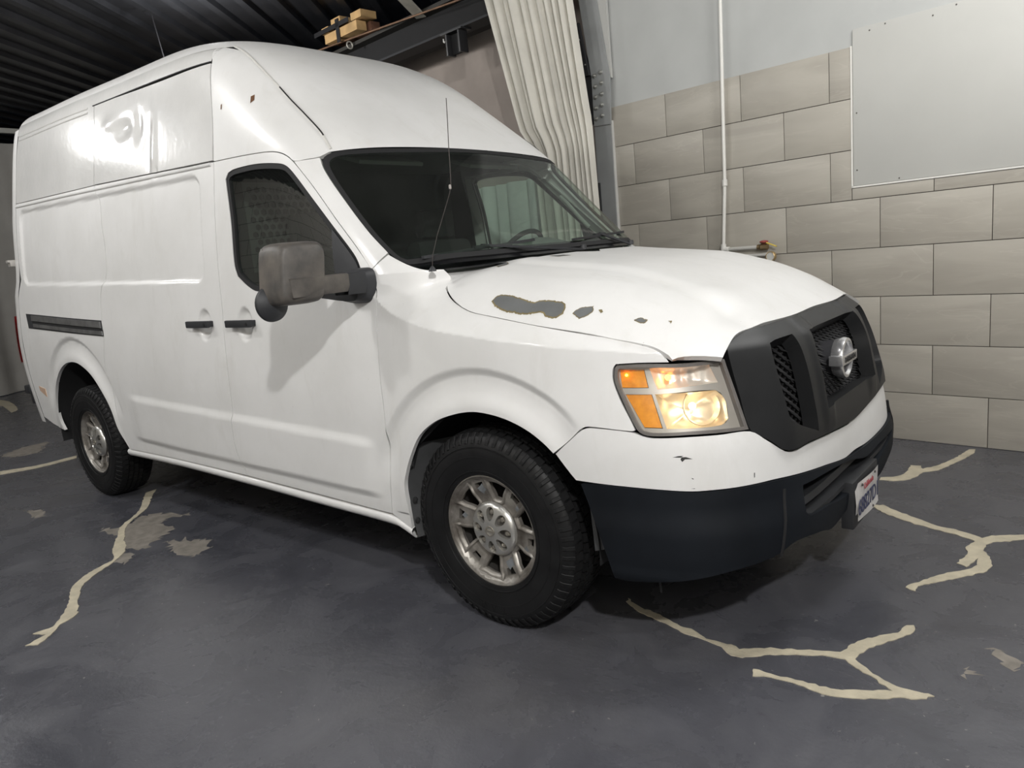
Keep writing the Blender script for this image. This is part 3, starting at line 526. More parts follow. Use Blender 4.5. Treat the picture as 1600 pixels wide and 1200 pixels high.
bchild(MB().lathe([(0,.029),(0,.0005)],WP(-1.318,1.243,.0775),WNV,20),'gauge_dial',plain('gauge_face',(.55,.55,.52),.4),pp)
bchild(MB().bar(WP(-1.318,1.243,.079),WP(-1.318,1.262,.079),.003,.001),'gauge_needle',MBLK,pp)
# ================================================================ VAN
def paint(name):
    m,nt,b=nodes(name); v=tex(nt); b.inputs['Roughness'].default_value=.42; b.inputs['Coat Weight'].default_value=.32; b.inputs['Coat Roughness'].default_value=.15
    f=noise(nt,v,2.2,6,.6); c=ramp(nt,f,[(.3,(.70,.695,.68)),(.6,(.76,.755,.745))])
    g=noise(nt,tex(nt,(1,1,.35)),5,6,.65,.5); c=mixc(nt,ramp(nt,g,[(.55,0),(.75,.38)]),c,(.60,.585,.55))
    s=noise(nt,tex(nt),95,2,.5); c=mixc(nt,ramp(nt,s,[(.785,0),(.80,.6)]),c,(.22,.20,.17))
    nt.links.new(c,b.inputs['Base Color']); nt.links.new(ramp(nt,g,[(.3,.38),(.7,.54)]),b.inputs['Roughness'])
    bump(nt,b,noise(nt,v,2.6,2),.10,.02); return m
MW=paint('worn_white_paint')
MGLOSS=plain('glossy_white_paint',(.72,.715,.70),.16,coat=.6,var=.04,vs=4,bs=.10,bd=.012)
MPL=plain('black_textured_plastic',(.022,.023,.026),.55,var=.25,vs=5,bs=.25,bd=.001)
MBUMP=plain('weathered_bumper_plastic',(.008,.0098,.013),.62,spec=.16,var=.3,vs=3,bs=.3,bd=.001,scale=(1,1,.5))
MGRILL=plain('grille_plastic',(.013,.0135,.0145),.48,spec=.4,var=.2,vs=4)
MMIRR=plain('faded_mirror_plastic',(.125,.110,.095),.5,var=.0,vs=11,c2=(.055,.051,.048),bs=.3,bd=.001)
MRUB=plain('rubber_seal',(.008,.008,.009),.75); MIN=plain('dark_underbody',(.012,.012,.013),.85)
MCHR=plain('chrome',(.74,.74,.75),.24,.85); MHOUSE=plain('lamp_bezel_grey',(.50,.48,.45),.35,.35)
MGW=glass('tinted_windscreen',(.70,.80,.73),1.45,haze=.035); MGS=glass('tinted_side_glass',(.66,.76,.70),2.2,haze=.015); MGL=glass('lamp_lens',(.95,.94,.92),1.45)
van=thing('cargo_van','worn white high-roof cargo van with peeling hood paint parked by the tiled wall','van',(0,0,0))
SD=lambda x,z: S(x,z)
P_=lambda name,poly,m=MW,**k: panel(name,SD,poly,m,van,h=k.pop('h',.02),**k)
win=DATA['window']
doors=P_('front_door',DATA['door'],holes=[win],far='front_door',h=.0135,hgap=0)
door=doors[0]
def quad(pts,k):     # cut the closed list a little for the belt panels
    return pts
slide=P_('sliding_door',DATA['slide'],far='side_panel',h=.0135)
P_('quarter_panel',DATA['quarter'],far='quarter_panel',h=.018)
P_('front_fender',DATA['fender'],far='front_fender',h=.0075)
P_('windscreen_pillar',DATA['pillar'],far='windscreen_pillar',h=.02,gap=.0012)
P_('roof_cap_side',DATA['capside'],far='roof_cap_side',h=.02,gap=.002)
P_('high_side_panel',DATA['upmid'],MGLOSS,far='high_side_panel',h=.013,gap=.005)
P_('high_side_panel',DATA['uprear'],MGLOSS,far='high_side_panel',h=.014,gap=.003)
# roof: stacked plan contours, capped with a low crown
def contour(z,full=True,f=1.,zz=None):
    x0,xf,w,n=float(U_x0(z)),float(U_xf(z)),float(w_side(z)),float(U_n(z)); xs=np.linspace(-4.60,x0,40)[:-1]
    half=[(x,-w) for x in xs]+[(x0+polar(p,xf-x0,w,n)[0],-polar(p,xf-x0,w,n)[1]) for p in np.linspace(0,np.pi/2,50)**1.0]
    half=np.array(half); half[:,1]*=f; q=half[:,0]>x0; half[q,0]=x0+(half[q,0]-x0)*(f if f<1 else 1)
    pts=np.concatenate([half,half[-2::-1]*[1,-1]]); z_=zz if zz is not None else z
    # taper and climb to the rear
    tp=.012*ss(pts[:,0],-2.2,-3.2)+.04*ss(pts[:,0],-3.4,-4.9); pts[:,1]-=np.sign(pts[:,1])*tp*np.minimum(1,np.abs(pts[:,1])/.6)
    return np.stack([pts[:,0],pts[:,1],z_-rk(pts[:,0])],1)
lev=[contour(z) for z in (2.60,2.615,2.63,2.645,2.66,2.67,2.68,2.69,2.70)]+[contour(2.70,f=f,zz=zz) for f,zz in ((.9,2.706),(.75,2.713),(.5,2.720),(.25,2.724),(.02,2.725))]
MB().grid(np.array(lev)).build('roof',MW,van,smooth=70)
rails=[]
for sg in (1,-1):
    xs=np.linspace(-4.66,-1.715,70); q=S(xs,2.012-rk(xs),False)*np.array([1,sg,1]); MB().tube([(a,b+sg*.0015,c) for a,b,c in q],[.0105]*70,10).build('drip_rail',MW,van)
    xs=np.linspace(-4.56,-3.235,30)
    for dz,r in ((.014,.006),(-.014,.006)):
        q=S(xs,2.503+dz-rk(xs),False)*np.array([1,sg,1]); MB().tube([(a,b,c) for a,b,c in q],r,8).build('pressed_rib',MGLOSS,van)
for sg in (1,-1):
    G=[]
    for z in (2.524,2.535,2.55,2.565,2.58,2.592,2.602):
        xs=np.linspace(-4.60,-1.757,60); zr_=z-rk(xs); G.append(S(xs,zr_,False)*np.array([1,sg,1]))
    xs=np.linspace(-3.16,-1.76,40); MB().tube([tuple(q) for q in S(xs,2.521-rk(xs),False)*np.array([1,sg,1])],.0042,6).build('roof_seam',MRUB,van)
    MB().grid(np.array(G)).build('roof_rail',MGLOSS,van,smooth=70)
# front cap between the two creases
def capz(z):
    return float(ci(z,[1.95,2.05,2.15,2.25,2.36,2.47,2.557,2.61],[.80,.82,.81,.79,.772,.761,.763,.765]))
G=[]
for z in np.concatenate([np.linspace(1.962,2.55,34),np.linspace(2.56,2.625,8)]):
    lo=1.0 if z<1.0 else capz(z); lo-=.012; ph=np.linspace(lo,np.pi-lo,90); top=1.978
    zz=np.full(90,z)
    if z<1.985:
        t=(z-1.962)/(1.985-1.962); edge=1.948+.032*np.clip(1-((ph-np.pi/2)/.78)**2,0,1); zz=edge+(z-edge)*t if t>0 else edge
    G.append(U(ph,zz))
MB().grid(np.array(G)).build('front_roof_cap',MW,van,smooth=70)
# raised seam bead along the near and far crease
for sg in (1,-1):
    pts=[]
    for z in np.linspace(1.96,2.60,40):
        q=U(np.array([capz(z)]),np.array([z]))[0]; pts.append((q[0],sg*q[1],q[2]))
    tr=MB().tube(pts,.0065,8).build('seam_bead',plain('seam_sealer',(.56,.55,.52),.5) if 'seam_sealer' not in bpy.data.materials else bpy.data.materials['seam_sealer'],van)
    i0=8; MB().tube([(p[0]+.004,p[1]-.004*sg,p[2]+.005) for p in pts[4:22]],.0035,6).build('open_seam',MRUB,van)
# windscreen
half=DATA['ws']; fullws=half+[(math.pi-a,b) for a,b in half[-2:0:-1]]
UF=lambda a,z:U(a,z)
panel('windscreen',UF,fullws,MGW,van,h=.035,lip=.004,gap=.006,off=.000,ref=(-1.4,0,1.4))
so=smooth_poly(fullws,.03); si=inset(so,.021)
panel('windscreen_seal',UF,so,MRUB,van,holes=[si],h=.03,lip=.01,gap=.001,off=.002,ref=(-1.4,0,1.4),raw=True)
lowband=[(a,z) for a,z in [(.63,1.425),(.61,1.47),(.72,1.462),(.95,1.468),(1.571,1.472)]]; lb=lowband+[(math.pi-a,z) for a,z in lowband[-2::-1]]
panel('windscreen_frit',UF,lb,plain('black_frit',(.006,.006,.007),.25),van,h=.03,lip=.002,gap=0,off=-.004,ref=(-1.4,0,1.4))
stk=[(math.pi-.66,1.515),(math.pi-.64,1.515),(math.pi-.66,1.60),(math.pi-.68,1.60)]
# cowl under the wipers
G=[]
for t in np.linspace(0,1,8):
    row=[]
    for y in np.linspace(-.86,.86,40):
        xf_=-.075-.30*abs(y/.86)**2.2; xb=-.285-.16*abs(y/.86)**4; x=xf_+(xb-xf_)*t; row.append((x,y,1.402+.028*t-.02*math.sin(math.pi*t)))
    G.append(row)
MB().grid(G).build('cowl',MPL,van,smooth=60)
# hood
hh=DATA['hood']; hoodp=[(-.042,0)]+hh+[(.926,0)]; hoodp=hoodp+[(x,-y) for x,y in hoodp[-2:0:-1]]
def HD(x,y):
    p=H(x,y); dn=-.016*np.exp(-((x-.80)/.05)**2-((y+.52)/.09)**2)+.006*np.exp(-((x-.73)/.06)**2-((y+.45)/.1)**2)
    pb=-.010*ss(np.abs(y),.46,.56)+.0
    p[...,2]+=dn+pb; return p
hood=panel('hood',HD,hoodp,MW,van,h=.022,lip=.02,gap=.0065,off=.003,ref=(.2,0,-3),corner=30)
MPRIM=plain('bare_grey_primer',(.135,.14,.14),.6,var=.12,vs=10); MPEDGE=plain('yellowed_paint_edge',(.20,.16,.075),.7,var=.3,vs=30); MCHIP=plain('dark_chip',(.03,.03,.028),.7)
for i,q in enumerate(DATA['patches']):
    c=smooth_poly(q,.006,60); c=c+rng.normal(0,.0011,c.shape)
    if i in (0,1,3,5,6): 
        panel('paint_peel_edge',HD,c,MPEDGE,hood,h=.02,lip=0,gap=0,off=.0036,ref=(.2,0,-3),raw=True)
        panel('bare_primer_patch',HD,inset(c,.0055 if i==0 else .003),MPRIM,hood,h=.02,lip=0,gap=0,off=.0042,ref=(.2,0,-3),raw=True)
    else: panel('paint_chip',HD,c,MPEDGE,hood,h=.02,lip=0,gap=0,off=.0038,ref=(.2,0,-3),raw=True)
# nose
NR=(0,0,.6)
mir=lambda L:L+[(math.pi-a,z) for a,z in L[::-1] if abs(a-math.pi/2)>.01]
cov=DATA['cover']
lowfar=[(1.72,.551),(1.90,.548),(2.1,.552),(2.3,.567),(2.5,.598),(2.64,.635)]
covp=mir([q for q in cov]); covp=[q for q in covp if not(q[0]>1.6 and q[1]<.67)]
i_=max(range(len(covp)),key=lambda i:(covp[i][0]>1.6)*i); covp=covp+lowfar[::-1]
cover=panel('bumper_cover',lambda a,z:N(a,z),covp,MW,van,h=.02,lip=.03,gap=.002,ref=NR)
for q in DATA['chips']: panel('paint_chip',lambda a,z:N(a,z),q,MCHIP,cover,h=.02,lip=0,gap=0,off=.0008,ref=NR)
gr=DATA['grille']; gs=DATA['gr_side']; gm=DATA['gr_mid']; gmf=gm+[(math.pi-a,z) for a,z in gm[::-1]]
grille=panel('grille',NG,mir(gr),MGRILL,van,holes=[gs,[(math.pi-a,z) for a,z in gs[::-1]],gmf],h=.013,lip=.055,gap=.003,hgap=.0,ref=NR,corner=50)
# pyramid mesh behind the openings
mb=MB()
for a0,a1 in ((1.00,1.30),(1.30,math.pi-1.30),(math.pi-1.30,math.pi-1.00)):
    na=int(round((a1-a0)/.046)); nz=9
    for i in range(na):
        for j in range(12):
            for q in (0,1):
                ac=a0+(a1-a0)*(i+.5*q+.25)/na; zc=.70+.033*(j+.5*q); da=(a1-a0)/na*.5; dz=.0165
                pts=[NGo(ac-da,zc,-.045),NGo(ac,zc-dz,-.045),NGo(ac+da,zc,-.045),NGo(ac,zc+dz,-.045)]; c0=NGo(ac,zc,-.075); tip=NGo(ac,zc-dz*.2,-.018)
                # diamond cell: rim walls sloping inwards, spike at the lower corner
                inn=[NGo(ac-da*.78,zc,-.07),NGo(ac,zc-dz*.78,-.07),NGo(ac+da*.78,zc,-.07),NGo(ac,zc+dz*.78,-.07)]
                mb.add([tuple(p) for p in pts]+[tuple(p) for p in inn],[(k,(k+1)%4,4+(k+1)%4,4+k) for k in range(4)]+[(4,5,6,7)])
                sp=[NGo(ac-da*.5,zc-dz*.55,-.05),NGo(ac+da*.5,zc-dz*.55,-.05),NGo(ac,zc+dz*.1,-.055),NGo(ac,zc-dz*1.0,-.022)]
                mb.add([tuple(p) for p in sp],[(0,1,3),(1,2,3),(2,0,3)])
mb.build('grille_mesh',plain('gloss_black_mesh',(.010,.010,.011),.75),grille,kind='stuff',smooth=5)
# ring emblem
ec=np.array([1.032,0,.930]); em=MB().lathe([(-.03,.072),(0,.080),(.012,.076),(.014,.066),(.004,.058),(-.03,.056)],ec,(1,0,0),40).build('front_emblem',MCHR,grille)
# bar and lettering are pieces of the grille too (third level is the limit)
MB().prism([(-.096,-.019),(.096,-.019),(.096,.019),(-.096,.019)],lambda y,z:(ec[0]-.03,y,ec[2]+z),lambda y,z:(ec[0]+.024-.35*y*y,y,ec[2]+z)).build('emblem_bar',MCHR,grille,bevel=.003)
MB().lathe([(-.09,.070),(-.02,.066),(-.016,.0005)],ec,(1,0,0),32).build('emblem_back',plain('smoked_chrome',(.05,.05,.055),.3,.3),grille)
RX=Matrix(((0,0,1,0),(1,0,0,0),(0,1,0,0),(0,0,0,1)))
text('emblem_lettering','NISSAN',.030,Matrix.Translation((ec[0]+.0235,0,ec[2]))@RX,plain('letter_black',(.01,.01,.01),.4),grille,ext=.0014,sx=1.35)
# headlamps
MAMB=plain('amber_reflector',(.95,.33,.02),.22,var=.2,vs=30,coat=.6,bs=.5,bd=.001); MREF=plain('warm_reflector',(.95,.85,.68),.3,.7,bs=.15,bd=.002,vs=9)
MREF2=plain('ribbed_reflector',(.82,.78,.72),.35,.35)
BULB=emit('headlamp_bulb',(1.,.78,.50),9.); BULB2=emit('amber_bulb',(1.,.33,.03),14.)
def headlamp(sg):
    ref=(0,0,.7)
    if sg>0: NF=lambda o:(lambda a,z:N(a,z,o))
    else: NF=lambda o:(lambda a,z:N(a,z,o)*np.array([1,-1,1]))
    l=thing_part('headlamp') if False else None
    lens=panel('headlamp',NF(.002),DATA['lamp'],MGL,van,h=.02,lip=.0,gap=.004,ref=NR)
    o=smooth_poly(DATA['lamp'],.015); i_=inset(o,.013)
    panel('lamp_rim',NF(.001),o,plain('lamp_rim_grey',(.16,.15,.145),.35) if 'lamp_rim_grey' not in bpy.data.materials else bpy.data.materials['lamp_rim_grey'],lens,holes=[i_],h=.02,lip=.03,gap=.003,off=.001,ref=NR,raw=True)
    cells=[DATA[k] for k in ('amber_up','amber_low','turn','main')]
    panel('lamp_bezel',NF(-.016),inset(o,.004),MHOUSE,lens,holes=[np.array(c) for c in cells],h=.02,lip=.012,gap=0,ref=NR,hgap=0,corner=60)
    panel('amber_reflector',NF(-.020),cells[0],MAMB,lens,h=.015,lip=.01,gap=.001,ref=NR); panel('amber_reflector',NF(-.020),cells[1],MAMB,lens,h=.015,lip=.01,gap=.001,ref=NR)
    def bowl(c,depth,mat,name,ribs=0):
        q=smooth_poly(c,.012,50); ctr=q.mean(0); G=[]
        for t in np.linspace(0,1,9):
            p=ctr+(q-ctr)*(1-t*.97); f=NF(-.017); X,n=fnorm(f,p,NR); d=depth*math.sqrt(max(0,1-(1-t)**2)); 
            if ribs: d=np.full(len(p),d)+.0035*np.sin((p[:,0]*170))*(t>.05)
            else: d=np.full(len(p),d)
            G.append(X-n*d[:,None])
        mb=MB().grid(np.array(G),cv=True); b=len(mb.v)-len(q); mb.f.append(tuple(range(b,len(mb.v)))); return mb.build(name,mat,lens,smooth=60),ctr
    _,c3=bowl(cells[2],.03,MREF2,'turn_reflector',1); _,c4=bowl(cells[3],.085,MREF,'main_reflector')
    for c,d,r,m_,nm in ((np.array([c3[0]-.045,c3[1]+.002]),-.012,.010,BULB2,'turn_bulb'),(np.array([cells[0][0][0]+.018,cells[0][0][1]-.018]),-.014,.0045,BULB2,'marker_bulb'),(c4+[.01,0],-.058,.012,BULB,'main_bulb')):
        X=NF(d)(c[0],c[1]); MB().lathe([(-r*math.cos(t),r*math.sin(t)+1e-4) for t in np.linspace(0,math.pi,9)],X,(.7,-.7*sg,0),14).build(nm,m_,lens)
    # inner projector ring
    X,n=fnorm(NF(-.04),np.array([[c4[0]+.03,c4[1]]]),NR); MB().lathe([(-.02,.054),(0,.062),(.004,.060),(-.018,.050)],X[0],n[0],36).build('reflector_ring',MREF,lens)
for sg in (1,-1): headlamp(sg)
# lower bumper
bp=DATA['bump']; ik=DATA['intake']; ikf=ik+[(math.pi-a,min(z,.517 if a>1.2 else .508)) for a,z in ik[::-1]]
bpp=[q for q in mir(bp) if not(q[0]>1.6 and q[1]>.54 and q[0]<2.70)]; k_=[i for i,q in enumerate(bpp) if q[0]>1.6][0]; bpp=bpp[:k_]+[(a,z+.004) for a,z in lowfar]+bpp[k_:]
bumper=panel('front_bumper',NBm,bpp,MBUMP,van,holes=[ikf],h=.018,lip=.07,gap=.001,ref=NR)
for sg in (1,-1):
    MB().tube([tuple(NBm(a,z)*[1,sg,1]) for a,z in zip(np.linspace(DATA['bump_seam'][0][0],DATA['bump_seam'][1][0],8),np.linspace(.615,.405,8))],.006,6).build('bumper_seam',MRUB,bumper)
for z0,z1,o in ((.515,.540,-.03),(.470,.487,-.012)):
    G=[[NBm(a,z0)+[0,0,0] for a in np.linspace(1.09,math.pi-1.09,50)],[NBm(a,z1) for a in np.linspace(1.09,math.pi-1.09,50)]]
    A=[np.array(g)*[1,1,1] for g in G]; 
    for g in A: g[:,0]+=o
    B=[g-[.05,0,0] for g in A]; MB().grid([B[0],A[0],A[1],B[1]]).build('intake_slat',MPL,bumper,smooth=30)
G=[[NBm(a,z)-[.11,0,0] for a in np.linspace(.95,math.pi-.95,40)] for z in (.36,.62)]; MB().grid(G).build('intake_backing',MIN,bumper)
# plate bracket and plate
br=MB().box((1.083,0,.395),(.045,.345,.185)).build('plate_bracket',MPL,bumper,bevel=.006)
MPLATE=plain('dirty_plate',(.62,.60,.58),.5,var=.14,vs=22)
pm=Matrix.Translation((1.126,0,.44))@Matrix.Rotation(math.radians(3),4,'Y')
G=[[(1.110+.010*math.sin(y*13+.6)*abs(z)/.076*.6-(.012 if (y<-.12 and z<-.04) else 0),y,.392+z) for y in np.linspace(-.152,.152,24)] for z in np.linspace(-.076,.076,9)]
pl=MB().grid(G).build('licence_plate',MPLATE,bumper,smooth=60)
TP=lambda z:Matrix.Translation((1.1165,0,.392+z))@RX
text('plate_number','68827D1',.088,TP(-.016),plain('plate_navy',(.035,.04,.09),.5),bumper,ext=.001,sx=.88)
text('plate_state','California',.034,TP(.050),plain('plate_red',(.34,.07,.08),.5),bumper,ext=.001,sx=1.0)
for y,z in ((-.09,.066),(.09,.066),(.06,-.066)): MB().lathe([(0,.006),(.005,.005),(.005,.0005)],(1.114,y,.392+z),(1,0,0),8).build('plate_screw',plain('screw_dark',(.05,.045,.04),.5,.5) if 'screw_dark' not in bpy.data.materials else bpy.data.materials['screw_dark'],bumper)
MB().tube([(.66,-.86,.32),(.665,-.86,.25)],.004,6).tube([(.63,-.84,.32),(.625,-.84,.28)],.003,6).build('hanging_clip',MPL,bumper)
# sills
for sg in (1,-1):
    G=[]
    for x in np.linspace(-3.16,-.44,60):
        zt=float(ci(x,[-3.12,-2.43,-1.7,-1.06,-.55,-.44],[.402,.412,.400,.383,.370,.330]))-.001; w=float(W(x,max(zt,.3),False))
        G.append([(x,-sg*(w-.02),zt+.005),(x,-sg*(w-.004),zt),(x,-sg*(w+.004),zt-.010),(x,-sg*(w+.001),zt-.028),(x,-sg*(w-.012),zt-.042),(x,-sg*(w-.03),zt-.048),(x,-sg*(w-.12),zt-.05)])
    MB().grid(G).build('sill',MW,van,smooth=70)
# rear end: corner pillars, doors and bumper
def gapx(z): return float(ci(z,[.43,.50,.79,1.12,1.25,1.44,1.58,1.68,1.95,2.14,2.48,2.645],[-4.66,-4.693,-4.779,-4.825,-4.815,-4.786,-4.70,-4.679,-4.682,-4.661,-4.629,-4.600]))
G=[]
for z in np.concatenate([np.linspace(.46,1.2,14),np.linspace(1.25,1.7,14),np.linspace(1.75,2.60,14),[2.64,2.68]]):
    gx=gapx(min(z,2.645))-.004; w=float(W(gx,z,False)); bul=.035*math.exp(-((z-1.50)/.05)**2)*0+.0
    a=.34+.02*ss(z,1.3,.9); row=[]
    for p in np.linspace(0,math.pi/2,26):
        x,y=polar(p,a,w,3.0); row.append((gx-float(x),-float(y),z))
    G.append(row+[(x,-y,z) for x,y,z in row[-2::-1]])
G=np.array(G); MB().grid(G).build('rear_body',MW,van,smooth=70)
TL=plain('red_lamp_lens',(.45,.012,.015),.2,coat=.5)
for sg in (1,-1):
    P=[]
    for z in np.linspace(.93,1.30,12):
        gx=gapx(z); w=float(W(gx,z,False)); P.append([(gx-.02-float(polar(p,.35,w+.006,3)[0])*1.0,-sg*float(polar(p,.35,w+.010,3)[1]),z) for p in np.linspace(.12,.5,8)])
    MB().grid(P).build('tail_lamp',TL,van,smooth=60)
    hz=1.71; gx=gapx(hz); MB().box((gx-.17,-sg*.90,hz),(.06,.045,.05)).box((gx-.17,-sg*.925,hz+.015),(.05,.02,.02)).build('door_hinge',MHOUSE,van,bevel=.004)
MB().box((-5.13,0,.62),(.16,1.72,.13)).build('rear_bumper',MPL,van,bevel=.02)
MB().box((-5.03,-.90,.70),(.12,.06,.07)).build('bumper_end',MPL,van,bevel=.015)
# under the floor: one dark mass that carries the wheels, plus arch liners
ub=MB(); ub.box((-2.0,0,.43),(5.5,1.30,.22)); ub.box((-1.82,0,.40),(2.6,1.86,.10)); ub.box((-4.75,0,.56),(.5,1.7,.16)); ub.build('chassis',MIN,van)
for cx,r in ((.01,.485),(-3.77,.565)):
    for sg in (1,-1):
        prof=[(math.cos(t)*r,math.sin(t)*r) for t in np.linspace(-.12,math.pi+.12,40)]
        G=[[(cx+x,-sg*w,.41+z*1.0) for x,z in prof] for w in (.965,.90,.56)]; MB().grid(G).build('wheel_arch_liner',MIN,van,smooth=60)
        MB().prism([(x,z) for x,z in prof],lambda x,z:(cx+x,-sg*.56,.41+z),lambda x,z:(cx+x,-sg*.55,.41+z)).build('wheel_well_wall',MIN,van)
# mud flap behind the front wheel with push rivets
for sg in (1,-1):
    G=[[(-.405+.10*t-.05*s*(1-s)*2-.015*t,-sg*(.985-.20*t),.30+.40*s) for t in np.linspace(0,1,6)] for s in np.linspace(0,1,10)]
    fl_=MB().grid(G).build('splash_guard',plain('grey_liner_plastic',(.05,.051,.053),.5,var=.3,vs=6) if 'grey_liner_plastic' not in bpy.data.materials else bpy.data.materials['grey_liner_plastic'],van,smooth=60)
    for z in (.38,.47,.62): MB().lathe([(0,.011),(.006,.009),(.007,.001)],(-.395,-sg*.985,z),(.6,-.8*sg,0),10).build('push_rivet',MRUB,fl_)
MB().prism([(.47,.40),(.53,.42),(.50,.60),(.46,.62)],lambda x,z:(x,-.955,z),lambda x,z:(x,-.80,z)).build('front_liner_edge',bpy.data.materials['grey_liner_plastic'],van)
# door glass, gaskets, mirrors, handles
for sg,dr in ((1,doors[0]),(-1,doors[1])):
    F=(lambda x,z:S(x,z,False)) if sg>0 else (lambda x,z:S(x,z,False)*np.array([1,-1,1]))
    o=smooth_poly(win,.012); i_=inset(o,.024)
    panel('window_seal',F,o,MRUB,dr,holes=[i_],h=.02,lip=.02,gap=-.002,off=-.004,raw=True)
    panel('side_window',F,inset(o,.016),MGS,dr,h=.04,lip=.0,gap=0,off=-.014,raw=True)
    mt=np.array([(-.765,1.610),(-.655,1.503),(-.612,1.452),(-.592,1.40),(-.597,1.33),(-.635,1.312),(-.70,1.318),(-.735,1.335)])
    panel('mirror_sail',F,mt,MPL,dr,h=.02,lip=.02,gap=0,off=.004)
def handle(x,parent,sg=1):
    z=1.216; y=float(W(x,z,False)); mb=MB(); mb.box((x,-sg*(y+.028),z+.004),(.255 if False else .225,.020,.036)); o=mb.build('door_handle',MPL,parent,bevel=.006)
    mb=MB()
    for dx in (-.085,.085): MB().box((x+dx,-sg*(y+.008),z+.004),(.05,.045,.030)).build('handle_mount',MPL,parent,bevel=.005)
    MB().lathe([(0,.009),(.003,.008),(.003,.001)],(x+.085,-sg*(y+.038),z+.003),(0,-sg,0),12).build('lock_cylinder',MRUB,parent)
handle(-1.90,slide[0]); handle(-1.50,doors[0]); handle(-1.50,doors[1],-1)
def mirror(sg,par):
    G=[]; 
    for t,x,sc in ((0,-.485,.0),(0,-.485,.80),(0,-.492,.90),(0,-.51,.965),(0,-.55,1.0),(0,-.60,1.0),(0,-.625,.97),(0,-.628,.90),(0,-.612,.86),(0,-.612,0)):
        row=[]
        for a in np.linspace(0,2*math.pi,48,endpoint=False):
            c,s=math.cos(a),math.sin(a); n=6.; r=(abs(c)**n+abs(s)**n)**(-1/n)
            yy=1.308+(.128 if c<0 else .115)*0+ .092*r*c*sc; zz=1.440+.116*r*s*sc
            yy+=.022*(zz-1.44)/.12*(-1 if False else -.6)
            row.append((x-.02*(yy-1.308)/.092*(1),-sg*yy,zz))
        G.append(row)
    m=MB().grid(G,cv=True).build('wing_mirror',MMIRR,par,smooth=50)
    # arm: runs into the shell, with a stepped joint to the base
    mb=MB(); mb.grid([[(-.478+.02*ss(y,1.25,1.38)*-1,-sg*y,1.423),(-.470-.02*float(ss(y,1.25,1.38)),-sg*y,1.418),(-.470-.02*float(ss(y,1.25,1.38)),-sg*y,1.376),(-.485,-sg*y,1.352),(-.56,-sg*y,1.352),(-.56,-sg*y,1.423)] for y in np.linspace(1.12,1.37,12)],cv=True); mb.build('mirror_arm',MMIRR,m,smooth=40)
    mb=MB(); mb.grid([[(-.482,-sg*y,1.424),(-.476,-sg*y,1.418),(-.476,-sg*y,1.372),(-.49,-sg*y,1.338),(-.57,-sg*y,1.338),(-.57,-sg*y,1.424)] for y in np.linspace(1.03,1.118,6)],cv=True); mb.build('mirror_arm_joint',MPL,m,smooth=40)
    mb=MB(); G=[]
    for y,k in ((.955,1.),(.985,1.),(1.01,.93),(1.045,.8),(1.05,.0)):
        G.append([(-.585+(.078*k)*math.copysign(abs(math.cos(a))**.5,math.cos(a))+.03*(1.05-y),-sg*y,1.365+(.072*k)*math.copysign(abs(math.sin(a))**.5,math.sin(a))) for a in np.linspace(0,2*math.pi,32,endpoint=False)])
    mb.grid(G,cv=True).build('mirror_base',MPL,m,smooth=40)
    # round blind-spot mirror clipped behind the lower outer corner
    sp=MB().lathe([(-.012,.001),(-.012,.060),(0,.068),(.012,.066),(.034,.040),(.040,.001)],(-.628,-sg*1.375,1.335),(1,0,0),32).build('blind_spot_mirror',MPL,m)
    MB().box((-.622,-sg*1.302,1.44),(.004,.165,.20)).build('mirror_glass',plain('mirror_silver',(.85,.86,.87),.03,1) if 'mirror_silver' not in bpy.data.materials else bpy.data.materials['mirror_silver'],m)
mirror(1,doors[0])
# sliding-door track
tk=DATA['track']; F=lambda x,z:S(x,z,False)
trk=panel('door_track',F,[(-4.66,1.318),(-3.20,1.253),(-3.185,1.150),(-4.63,1.205)],MPL,van,h=.03,lip=.02,gap=.001,off=.003,corner=20)
panel('track_rail',F,[(-4.52,1.303),(-3.21,1.245),(-3.205,1.205),(-4.52,1.262)],plain('scuffed_track_steel',(.20,.20,.20),.35,.6,var=.3,vs=12),trk,h=.03,lip=.01,gap=0,off=.012,corner=20)
panel('track_slot',F,[(-4.52,1.258),(-3.20,1.200),(-3.198,1.186),(-4.52,1.243)],MRUB,trk,h=.03,lip=0,gap=0,off=.006,corner=20)
panel('track_rail',F,[(-4.50,1.240),(-3.195,1.184),(-3.19,1.158),(-4.50,1.214)],bpy.data.materials['scuffed_track_steel'],trk,h=.03,lip=.01,gap=0,off=.009,corner=20)
for q in ((-4.52,.705,.12,.035),):
    panel('side_marker',F,[(q[0]-.12,q[1]+.05),(q[0]+.02,q[1]+.035),(q[0]+.02,q[1]-.03),(q[0]-.11,q[1]+.015)],plain('pale_amber_marker',(.72,.50,.36),.25,coat=.5),van,h=.03,lip=.004,gap=0,off=.003)
# rust spots on the cap
F=lambda x,z:S(x,z)
for q in ([(-1.405,2.285),(-1.385,2.290),(-1.375,2.262),(-1.395,2.250)],[(-1.622,2.285),(-1.612,2.287),(-1.613,2.262),(-1.622,2.262)]):
    panel('rust_spot',F,q,plain('rust',(.13,.055,.02),.8,var=.4,vs=40) if 'rust' not in bpy.data.materials else bpy.data.materials['rust'],van,h=.01,lip=0,gap=0,off=.001)
